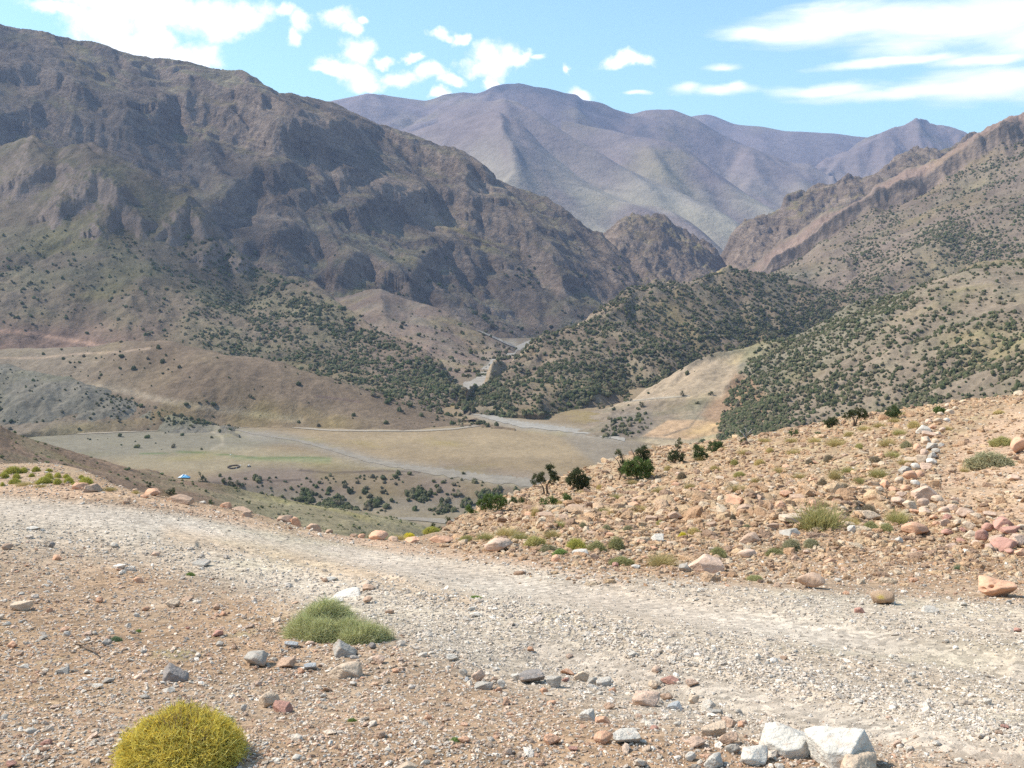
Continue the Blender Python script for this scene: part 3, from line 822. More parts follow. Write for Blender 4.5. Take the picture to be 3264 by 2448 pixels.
def road_mask(PX, PY):
    xs = np.array([-200, 0, 120, 256, 400, 512, 640, 768, 900, 1024, 1250], float)
    top = np.interp(PX, xs, [478, 492, 500, 520, 545, 556, 570, 583, 592, 598, 610])
    bot = np.interp(PX, xs, [535, 548, 556, 590, 640, 690, 720, 735, 745, 752, 770])
    return sstep(PY, top, top + 12) * sstep(PY, bot + 24, bot - 22)


BANDS = [[(0, 508), (120, 517), (278, 543), (463, 577), (694, 614), (860, 640), (1060, 674)], [(540, 648), (625, 671), (787, 708), (920, 738), (1060, 772)]]
RIDGE = [(370, 585), (480, 603), (600, 632), (787, 680), (920, 712), (1060, 745)]


def c_fg(X, Y, Z, T, PX, PY, s, d):
    C = np.zeros(X.shape + (3,)) + np.array((0.36, 0.238, 0.148))
    n = fbm(X / 1.6, Y / 2.4, 5, 231)
    C = blend(C, sstep(n, -0.2, 0.35) * 0.6, (0.38, 0.285, 0.20))
    rm = road_mask(PX, PY)
    C = blend(C, rm * (0.75 + 0.3 * n), (0.52, 0.44, 0.345))
    for q in BANDS:
        C = blend(C, line_mask(PX, PY, q, 10, 13) * 0.45, (0.47, 0.405, 0.345))
    # warm sandy strip between the wheel tracks
    C = blend(C, line_mask(PX, PY, [(170, 535), (260, 551), (340, 570), (420, 590), (470, 602)], 7, 9) * 0.6, (0.50, 0.355, 0.23))
    C = blend(C, line_mask(PX, PY, [(530, 612), (600, 628), (650, 640)], 4, 4) * 0.7, (0.47, 0.38, 0.27))
    C = blend(C, line_mask(PX, PY, [(780, 640), (850, 665), (960, 690), (1000, 700)], 5, 6) * 0.4, (0.46, 0.35, 0.25))
    C = blend(C, line_mask(PX, PY, [(0, 487), (120, 494), (250, 522), (400, 548), (520, 560), (620, 580)], 5, 5) * 0.7, (0.50, 0.34, 0.23))
    # reddish slope on the right
    sl = sstep(PY, 560, 535) * sstep(PX, 400, 470)
    C = blend(C, sl * 0.85, (0.36, 0.245, 0.15))
    C = blend(C, sl * sstep(fbm(X / 3, Y / 5, 4, 77), -0.1, 0.4) * 0.6, (0.42, 0.32, 0.19))
    C = blend(C, poly_mask(PX, PY, [(925, 500), (960, 440), (1000, 410), (1100, 400), (1100, 560), (1010, 545)], 8) * 0.7, (0.50, 0.335, 0.225))
    # faint green haze of seedlings
    C = blend(C, sstep(fbm(X / 0.7, Y / 1.0, 4, 99), 0.32, 0.6) * (1 - rm) * sstep(PY, 600, 640) * 0.35, (0.30, 0.33, 0.15))
    return C


def fg_extra(X, Y, Z, T, gx, gy):
    PXl, PYl = project(X, Y, Z)
    rm = road_mask(PXl, PYl)
    sl = sstep(PYl, 565, 530) * sstep(PXl, 430, 520)
    h = fbm(X / 0.9, Y / 0.9, 4, 241) * 0.028 * (1 - 0.6 * rm) * (1 - sl) + fbm(X / 5, Y / 5, 3, 242) * 0.06
    h += sl * (fbm(X / 2.2, Y / 3.4, 5, 243, 0.5, True) * 0.16 + fbm(X / 0.5, Y / 0.8, 3, 244) * 0.03)
    # bedrock hump across the middle of the slope
    oc = poly_mask(PXl, PYl, [(515, 530), (560, 500), (640, 492), (760, 488), (880, 490), (890, 520), (780, 528), (640, 524), (540, 532)], 8)
    q = (X * 0.5 + Y * 0.35 + fbm(X / 2.5, Y / 2.5, 4, 245) * 1.2) / 0.9
    fq = q - np.floor(q)
    h += oc * (np.minimum(fq * 1.2, (1 - fq) * 4) * 0.22 + fbm(X / 1.0, Y / 1.4, 4, 246, 0.5, True) * 0.12)
    # shallow wheel tracks
    tr = line_mask(PXl, PYl, [(0, 502), (120, 512), (260, 533), (400, 560), (560, 590), (720, 615), (1000, 660)], 9, 9) + line_mask(PXl, PYl, [(60, 540), (260, 575), (480, 640), (700, 700), (900, 735)], 12, 12)
    h -= 0.035 * tr
    for q in BANDS:
        h -= 0.03 * line_mask(PXl, PYl, q, 10, 10)
    h += 0.03 * line_mask(PXl, PYl, RIDGE, 6, 7)
    h -= 0.05 * line_mask(PXl, PYl, [(200, 541), (260, 546), (340, 563), (400, 578)], 3, 3)
    return h


def fz(pts):
    return pts


FG = patch('ground', [
    [(x, 2600, 0.62) for x in (-500, 0, 512, 1024, 1500)],
    [(x, 1150, 1.75) for x in (-500, 0, 512, 1024, 1500)],
    [(x, 775, 3.15) for x in (-500, 0, 512, 1024, 1500)],
    [(-500, 700, 4.4), (0, 700, 4.4), (512, 700, 4.6), (1024, 700, 4.6), (1500, 700, 4.6)],
    [(-500, 640, 6.0), (0, 640, 6.0), (512, 640, 6.2), (1024, 640, 6.2), (1500, 640, 6.2)],
    [(-500, 596, 7.4), (0, 600, 7.4), (256, 600, 7.8), (512, 600, 8), (1024, 600, 8), (1500, 600, 8)],
    [(-500, 550, 9.0), (0, 560, 9.0), (256, 566, 9.5), (400, 566, 10.0), (512, 564, 10.5), (768, 560, 11), (1024, 560, 11), (1500, 555, 11)],
    [(-500, 510, 11), (0, 520, 10.8), (150, 528, 11), (256, 540, 11), (400, 552, 11.5), (450, 550, 12.2), (512, 545, 13), (650, 535, 14), (768, 530, 14), (1024, 528, 13.5), (1500, 520, 13)],
    [(-500, 470, 13.6), (0, 484, 13.5), (50, 482, 13.5), (100, 487, 13.2), (150, 504, 12.4), (256, 526, 12.3), (350, 541, 12.5), (400, 546, 12.6), (450, 540, 15), (512, 528, 20), (650, 500, 27), (768, 485, 26), (900, 470, 26), (1024, 460, 25), (1500, 440, 24)],
    [(-500, 452, 24), (0, 468, 22), (50, 468, 22), (80, 474, 20), (110, 486, 15), (150, 494, 13.8), (200, 503, 13.9), (256, 513, 14), (310, 528, 14), (350, 535, 14), (400, 540, 14), (430, 538, 17), (450, 529, 23),
     (480, 517, 33), (530, 499, 45), (600, 472, 55), (650, 454, 60), (740, 444, 60), (850, 421, 60), (940, 406, 58), (1000, 399, 55), (1024, 394, 55), (1200, 370, 50), (1500, 340, 45)],
], (-330, 1350), M_fg, step=1.05, extra=fg_extra, colf=c_fg, smc=10, smr=2, back=(0.35, 1.2), bslope=0.75, build=False)
# the dirt road is the part of the same sheet under the road mask
nr, nc = FG['X'].shape
idx = np.arange(nr * nc).reshape(nr, nc)
Q = np.stack([idx[:-1, :-1], idx[:-1, 1:], idx[1:, 1:], idx[1:, :-1]], -1).reshape(-1, 4)
isr = (road_mask(FG['PX'], FG['PY']) + fbm(FG['X'] * 2, FG['Y'] * 2, 3, 5) * 0.2 > 0.5) & (FG['Y'] < 14) & (FG['Y'] > 3.2)
fr = isr.ravel()[Q[:, 0]]
VV = np.stack([FG['X'], FG['Y'], FG['Z']], -1).reshape(-1, 3)
CC = FG['C'].reshape(-1, 3)


def submesh(name, sel):
    q = Q[sel]
    u, inv = np.unique(q, return_inverse=True)
    return mesh_np(name, VV[u], inv.reshape(-1, 4), CC[u], [M_fg])


obj('ground', submesh('ground', ~fr), kind='structure')
obj('gravel_road', submesh('gravel_road', fr), kind='structure')
print('foreground', round(time.time() - T0, 1))
# ------------------------------------------------------------------ rocks and gravel
def ico(sub):
    bm = bmesh.new()
    bmesh.ops.create_icosphere(bm, subdivisions=sub, radius=1.0)
    V = np.array([v.co[:] for v in bm.verts]); Fc = np.array([[v.index for v in f.verts] for f in bm.faces])
    bm.free()
    return V / np.linalg.norm(V, axis=1)[:, None], Fc


ICO = {k: ico(k) for k in (1, 2, 3, 4, 5)}


def pn3(P, seed):
    a = pn(P[:, 0], P[:, 1], seed)[0]; b = pn(P[:, 1] + 7.3, P[:, 2], seed + 1)[0]; c = pn(P[:, 2] + 3.1, P[:, 0], seed + 2)[0]
    return (a + b + c) / 1.7


def rock_verts(sub, seed, npl=11, soft=14.0, rough=0.05, planes=None, dents=()):
    V, Fc = ICO[sub]
    r = np.random.RandomState(seed)
    if planes is None:
        N = r.normal(size=(npl, 3)); N /= np.linalg.norm(N, axis=1)[:, None]
        D = r.uniform(0.5, 0.95, npl)
        N = np.vstack([N, [[0, 0, 1], [1, 0, 0], [-1, 0, 0], [0, 1, 0], [0, -1, 0], [0, 0, -1]]]); D = np.append(D, [0.9, 1.05, 1.05, 1.05, 1.05, .95])
    else:
        N = np.array([p[:3] for p in planes], float); N /= np.linalg.norm(N, axis=1)[:, None]; D = np.array([p[3] for p in planes])
    q = V @ N.T
    R = np.where(q > 0.08, D / np.maximum(q, 0.08), 9.0)
    rad = -np.log(np.exp(-soft * np.minimum(R, 3)).sum(1)) / soft
    P = V * rad[:, None]
    if rough:
        n = pn3(P * 1.7 + seed, seed) * 0.6 + pn3(P * 4.1, seed + 5) * 0.3
        if sub >= 4:
            n = n + pn3(P * 9.7, seed + 9) * 0.22 + np.minimum(0, pn3(P * 14.0, seed + 12)) * 0.16
        P = P * (1 + rough * n)[:, None]
    for (dx, dy, dz, wd_, dep) in dents:
        dn = np.array([dx, dy, dz], float); dn /= np.linalg.norm(dn)
        k = np.exp(-((1 - V @ dn) / wd_) ** 2)
        P = P * (1 - dep * k)[:, None]
    return P, Fc


def rock_material(name, attr):
    m = bpy.data.materials.new(name); m.use_nodes = True
    t = NT(m.node_tree)
    co = t.n('ShaderNodeTexCoord').outputs['Object']
    oi = t.n('ShaderNodeObjectInfo')
    if attr:
        col = t.n('ShaderNodeVertexColor', layer_name='Col').outputs[0]
        co = t.vm('MULTIPLY', co, (12, 12, 12))
    else:
        col = oi.outputs['Color']
        co = t.vm('ADD', co, t.n('ShaderNodeCombineXYZ', {0: t.m('MULTIPLY', oi.outputs['Random'], 40), 1: 0.0, 2: 0.0}).outputs[0])
    a = t.noise(co, 1.6, 6, 0.6)
    b = t.noise(co, 9.0, 5, 0.7)
    f = t.m('ADD', t.lin(a, 0.3, 0.7, 0.80, 1.18), t.lin(b, 0.3, 0.7, -0.05, 0.05))
    c = t.mix(1.0, col, t.n('ShaderNodeCombineColor', {0: f, 1: f, 2: f}).outputs[0], 'MULTIPLY')
    if not attr:
        e = t.noise(co, 2.3, 3, 0.5, 0.4)
        c = t.mix(t.ss(e, 0.52, 0.74, 0, 0.45), c, (0.50, 0.31, 0.20, 1))
        g = t.n('ShaderNodeTexVoronoi', {'Vector': co, 'Scale': 7.0})
        c = t.mix(t.ss(g.outputs['Distance'], 0.12, 0.02, 0, 0.22), c, (0.24, 0.18, 0.14, 1))
    h = t.noise(co, 2.4, 5, 0.6)
    bp = t.n('ShaderNodeBump', {'Strength': 0.6, 'Distance': 0.035 if not attr else 0.15, 'Height': h}).outputs[0]
    bs = t.n('ShaderNodeBsdfPrincipled', {'Base Color': c, 'Roughness': 0.9, 'Specular IOR Level': 0.15, 'Normal': bp})
    t.n('ShaderNodeOutputMaterial', {0: bs.outputs[0]})
    return m


M_rock = rock_material('rock', False)
M_grav = rock_material('gravel_stones', True)

# ---- loose gravel (nobody could count it): one object
def scatter_mesh(name, pts, sizes, cols, sub, seed, flat=(0.45, 0.85), nvar=14, rough=0.0, soft=20, smooth=False, npl=9):
    r = np.random.RandomState(seed)
    vs = [rock_verts(sub, seed + i, npl, soft, rough) for i in range(nvar)]
    n = len(pts); nv = len(vs[0][0]); Fc = vs[0][1]
    which = r.randint(0, nvar, n)
    B = np.stack([v[0] for v in vs])[which]
    th = r.uniform(0, 2 * math.pi, n); c, s = np.cos(th)[:, None], np.sin(th)[:, None]
    sx = r.uniform(0.8, 1.5, n)[:, None]; sy = r.uniform(0.6, 1.05, n)[:, None]; sz = r.uniform(flat[0], flat[1], n)[:, None]
    x, y, z = B[:, :, 0] * sx, B[:, :, 1] * sy, B[:, :, 2] * sz
    tl = r.normal(0, 0.25, n)[:, None]
    x, z = x * np.cos(tl) + z * np.sin(tl), -x * np.sin(tl) + z * np.cos(tl)
    X = x * c - y * s; Yv = x * s + y * c
    W = np.stack([X, Yv, z], -1) * sizes[:, None, None] + pts[:, None, :]
    Fa = (Fc[None] + (np.arange(n) * nv)[:, None, None]).reshape(-1, 3)
    Cc = np.repeat(cols[:, None, :], nv, 1)
    me = mesh_np(name, W, Fa, Cc, [M_grav], smooth=smooth, nper=3)
    return me


def sample_fg(n, dens, seed, ymax=0.999):
    """random points of the foreground sheet, dens(px,py) -> 0..1"""
    r = np.random.RandomState(seed)
    p = FG; nr, nc = p['X'].shape
    vis = int(np.searchsorted(p['T'][:, 0], p['nvis'] - 1))
    out = []
    tot = 0
    while tot < n:
        i = r.uniform(0, vis - 1.01, n * 2); j = r.uniform(0, nc - 1.01, n * 2)
        ii = i.astype(int); jj = j.astype(int); fi = i - ii; fj = j - jj

        def S(k):
            A_ = p[k]
            return (A_[ii, jj] * (1 - fi) + A_[ii + 1, jj] * fi) * (1 - fj) + (A_[ii, jj + 1] * (1 - fi) + A_[ii + 1, jj + 1] * fi) * fj
        PX, PY = S('PX'), S('PY')
        # uniform over the picture: weight by local projected cell size
        hpx = np.abs(p['PY'][ii + 1, jj] - p['PY'][ii, jj]) + 0.02
        acc = r.uniform(0, 1, n * 2) < dens(PX, PY) * np.clip(hpx / 1.6, 0, 1)
        k = np.where(acc)[0]
        out.append(np.stack([S('X')[k], S('Y')[k], S('Z')[k], PX[k], PY[k]], -1))
        tot += len(k)
    return np.concatenate(out)[:n]


def zone_slope(PX, PY):
    return sstep(PY, 563, 545) * sstep(PX, 425, 470)


def gravel_dens(PX, PY):
    n = fbm(PX / 60, PY / 22, 4, 301)
    d = 0.62 + 0.45 * n
    rm = road_mask(PX, PY)
    soft_strip = line_mask(PX, PY, [(170, 535), (260, 551), (340, 570), (420, 590), (470, 602)], 6, 6)
    tr = line_mask(PX, PY, [(0, 505), (120, 512), (260, 536), (400, 563), (560, 590), (760, 622), (1024, 660)], 8, 9)
    d = d * (1 - 0.75 * soft_strip) * (1 - 0.35 * tr * rm)
    for q in BANDS:
        d = d * (1 - 0.62 * line_mask(PX, PY, q, 10, 8))
    d = d + 0.4 * line_mask(PX, PY, RIDGE, 9, 8)
    d = d + 0.3 * poly_mask(PX, PY, [(390, 620), (520, 600), (700, 640), (880, 690), (700, 690), (500, 660), (400, 660)], 20)
    return np.clip(d * (1 - 0.55 * zone_slope(PX, PY)) * ((PX > -60) & (PX < 1085) & (PY < 800)), 0.0, 1)


NG = 82000
G = sample_fg(NG, gravel_dens, 5)
r_ = np.random.RandomState(77)
d_ = G[:, 1]
pxs = np.exp(r_.normal(math.log(1.5), 0.40, NG)) * (3.4 / d_) ** 0.42
big = r_.uniform(0, 1, NG) < 0.03
pxs = np.where(big, pxs * 1.9, pxs)
bandm = np.maximum(line_mask(G[:, 3], G[:, 4], BANDS[0], 10, 8), line_mask(G[:, 3], G[:, 4], BANDS[1], 10, 8))
pxs = pxs * (1 - 0.3 * bandm) * (1 + 0.25 * line_mask(G[:, 3], G[:, 4], RIDGE, 9, 8))
siz = pxs * d_ / F
rm_ = road_mask(G[:, 3], G[:, 4])
pale = np.array([(0.70, 0.60, 0.50), (0.60, 0.51, 0.42), (0.74, 0.66, 0.57), (0.54, 0.455, 0.38), (0.64, 0.52, 0.41), (0.68, 0.58, 0.47)])
warm = np.array([(0.57, 0.38, 0.26), (0.62, 0.46, 0.33), (0.50, 0.31, 0.21), (0.66, 0.53, 0.41), (0.45, 0.34, 0.26), (0.62, 0.45, 0.34), (0.68, 0.58, 0.48)])
pw = np.clip(rm_ * 0.8 + 0.28 + 0.25 * fbm(G[:, 0] * 0.8, G[:, 1] * 0.8, 3, 9), 0, 1)
selp = r_.uniform(0, 1, NG) < pw
cg = np.where(selp[:, None], pale[r_.randint(0, len(pale), NG)], warm[r_.randint(0, len(warm), NG)]) * r_.uniform(0.62, 1.2, NG)[:, None] * 1.06
ptsg = G[:, :3].copy(); ptsg[:, 2] += siz * 0.18
obj('gravel', scatter_mesh('gravel', ptsg, siz, cg, 1, 400), 'pale and pinkish gravel strewn over the road and bare ground', 'gravel', kind='stuff')

# ---- rubble of the slope that is too fine and dense to count
NR = 24000


def rub_dens(PX, PY):
    n = fbm(PX / 40, PY / 14, 4, 311)
    base = zone_slope(PX, PY) * (0.5 + 0.6 * n)
    base += 0.35 * sstep(PY, 548, 556) * sstep(PY, 590, 562) * sstep(PX, 480, 620)
    base = base * (1 - 0.6 * poly_mask(PX, PY, [(930, 495), (945, 440), (1000, 405), (1100, 400), (1100, 520), (1000, 515)], 8))
    return np.clip(base * ((PX > -60) & (PX < 1085)), 0, 1)


R2 = sample_fg(NR, rub_dens, 6)
px2 = np.exp(r_.normal(math.log(1.6), 0.48, NR)) * (16 / np.maximum(R2[:, 1], 8)) ** 0.25
ocz = poly_mask(R2[:, 3], R2[:, 4], [(515, 530), (560, 500), (640, 490), (760, 486), (880, 490), (890, 525), (780, 530), (640, 528), (540, 534)], 8)
px2 = px2 * (1 + 0.5 * ocz)
sz2 = px2 * R2[:, 1] / F
ora = np.array([(0.50, 0.32, 0.19), (0.55, 0.38, 0.23), (0.42, 0.26, 0.155), (0.56, 0.43, 0.30), (0.33, 0.215, 0.145), (0.50, 0.34, 0.22)])
c2 = ora[r_.randint(0, len(ora), NR)] * r_.uniform(0.85, 1.2, NR)[:, None]
p2 = R2[:, :3].copy(); p2[:, 2] += sz2 * 0.15
obj('rubble', scatter_mesh('rubble', p2, sz2, c2, 2, 500, flat=(0.45, 0.95), rough=0.1, soft=40, npl=5), 'tan and orange broken rubble covering the stony slope', 'rubble', kind='stuff')

# ---- individual rocks
CK = dict(tan=(0.50, 0.385, 0.28), grey=(0.36, 0.325, 0.28), pale=(0.50, 0.45, 0.385), white=(0.54, 0.49, 0.42), orange=(0.53, 0.31, 0.20), red=(0.40, 0.22, 0.17),
          brown=(0.40, 0.275, 0.195), pink=(0.50, 0.355, 0.265), dark=(0.25, 0.22, 0.20), blue=(0.34, 0.345, 0.345))
ROCKMESH = {}


def rock_mesh(kind, seed, sub):
    k = (kind, seed, sub)
    if k not in ROCKMESH:
        npl, soft, rough = dict(a=(8, 50, 0.035), r=(20, 8, 0.05), s=(6, 45, 0.04), m=(10, 22, 0.08))[kind]
        P, Fc = rock_verts(sub, 900 + seed * 17 + ord(kind), npl, soft, rough)
        ROCKMESH[k] = mesh_np('rock_' + kind, P, Fc, None, [M_rock], smooth=(kind != 'a' and kind != 's'), nper=3)
    return ROCKMESH[k]


NROCK = 0


def put_rock(px, py, w_, h_, ck, label, kind=None, group=None, name='rock', cat='rock', sub=None, rot=None, me=None, depth=0.8, tilt=None, sink=0.16):
    """px,py centre of the rock in the traced picture; it is stood on the ground where its foot meets it"""
    global NROCK
    NROCK += 1
    if py < 545 and px < 450:
        sink = 0.3; ck = dict(pink='orange', tan='brown').get(ck, ck)
        kind = 'm' if kind == 'r' else kind
    x, y, z = hit(FG, px, py + h_ * 0.36)
    s = y / F
    W = w_ * s * 0.5
    dep = W * depth
    e = abs(CAM_H - z) / y
    Hh = max((h_ * s - e * dep * 2 * 0.35), 0.92 * h_ * s) * 0.5
    Hh = Hh / (1 - sink * 0.5)
    kind = kind or rnd.choice('amma')
    if me is None:
        me = rock_mesh(kind, rnd.randrange(6), sub or (4 if w_ > 11 else 3))
    o = obj(name, me, label, cat, group)
    o.location = (x, y + dep * 0.3, z + Hh * (1 - sink * 2))
    o.scale = (W, dep, Hh)
    o.rotation_euler = (rnd.uniform(-.12, .12), rnd.uniform(-.12, .12) if tilt is None else tilt, (rnd.uniform(-0.35, 0.35) + rnd.choice((0, math.pi))) if rot is None else rot)
    c = CK[ck]; k = rnd.uniform(0.9, 1.08) * 1.2
    o.color = (c[0] * k, c[1] * k, c[2] * k, 1)
    return o


# big rocks at the lower right edge
P, Fc = rock_verts(5, 11, planes=[(-0.35, -0.45, 0.85, 0.62), (-0.75, -0.6, -0.15, 0.86), (0.80, -0.55, 0.1, 0.62), (0.2, -0.9, -0.1, 0.8), (0, 1, 0, 0.9), (0.5, 0.2, 0.8, 0.72), (-1, 0, .1, 1.0), (0, 0, -1, 0.9), (.7, -.7, -.3, .85)], soft=30, rough=0.035)
me_ = mesh_np('big_rock', P, Fc, None, [M_rock], nper=3)
put_rock(794, 745, 57, 31, 'white', 'large white stone with a broken orange-brown end, beside the grey-white faceted block', me=me_, rot=0, tilt=0.06, depth=.7)
P, Fc = rock_verts(5, 12, planes=[(-0.5, -0.5, 0.72, 0.60), (0.72, -0.68, 0.12, 0.30), (0.3, 0.8, 0.5, 0.8), (-0.9, -0.3, -0.3, 0.95), (-0.35, -0.9, -0.05, 0.66), (0, 0, -1, 0.9), (0, 1, 0, 0.9), (1, 0, -.2, .98)], soft=40, rough=0.03)
me_ = mesh_np('big_rock', P, Fc, None, [M_rock], nper=3)
put_rock(854, 754, 64, 46, 'white', 'largest pale block with a sharp ridge and a shaded grey side, at the bottom edge', me=me_, rot=0.0, tilt=0.16)
put_rock(857, 767, 42, 26, 'tan', 'rough tan stone leaning against the front of the largest pale block', kind='m', sub=5)
P, Fc = rock_verts(5, 13, npl=18, soft=7, rough=0.05, planes=None)
me_ = mesh_np('boulder', P * np.array([1, 1, 1.0]), Fc, None, [M_rock], nper=3)
put_rock(812, 579, 32, 27, 'brown', 'rounded orange-brown boulder with a flat pale top at the far edge of the road', me=me_, name='boulder', cat='boulder', sink=.2)
P, Fc = rock_verts(5, 14, npl=18, soft=7, rough=0.05)
cb = np.tile(np.array([(0.58, 0.40, 0.27)]), (len(P), 1))
lich = np.exp(-(((P[:, 0] + 0.2) / 0.17) ** 2 + ((P[:, 2] - 0.15) / 0.2) ** 2)) * (P[:, 1] < 0) * (pn3(P * 8, 3) > -0.2)
cb = cb * (1 - 0.8 * lich[:, None]) + np.array([(0.62, 0.48, 0.08)]) * 0.8 * lich[:, None]
me_ = mesh_np('boulder', P, Fc, cb, [M_grav], nper=3)
put_rock(884, 597, 37, 22, 'tan', 'smooth oval tan boulder with a spot of yellow lichen, sitting on the gravel road', me=me_, name='boulder', cat='boulder', rot=0, sink=.2)
P, Fc = rock_verts(5, 15, npl=12, soft=10, rough=0.10, dents=[(-0.35, -0.75, 0.62, 0.035, 0.55), (0.35, -0.6, 0.8, 0.10, 0.30), (-0.95, -0.3, 0.1, 0.05, 0.3), (0.1, -0.2, 1, 0.05, 0.2)])
me_ = mesh_np('boulder', P, Fc, None, [M_rock], nper=3)
put_rock(995, 588, 46, 24, 'orange', 'pitted orange boulder with a dark hole, near the right end of the road', me=me_, name='boulder', cat='boulder', rot=0, sink=.2)
P, Fc = rock_verts(4, 16, planes=[(-0.8, -0.4, 0.5, 0.7), (0.55, -0.3, 0.8, 0.42), (0.2, -1, 0.1, 0.6), (0, 1, 0, 0.6), (1, 0, 0, 1.2), (0, 0, -1, 0.8), (-1, 0, -.3, .95)], soft=30, rough=0.04)
me_ = mesh_np('rock', P, Fc, None, [M_rock], nper=3)
put_rock(173, 674, 24, 19, 'dark', 'dark grey wedge-shaped stone tapering to the right, above the yellow cushion', me=me_, rot=0)
put_rock(343, 650, 22, 19, 'grey', 'grey three-cornered stone at the foot of the large green bush', me=me_, rot=0.15)

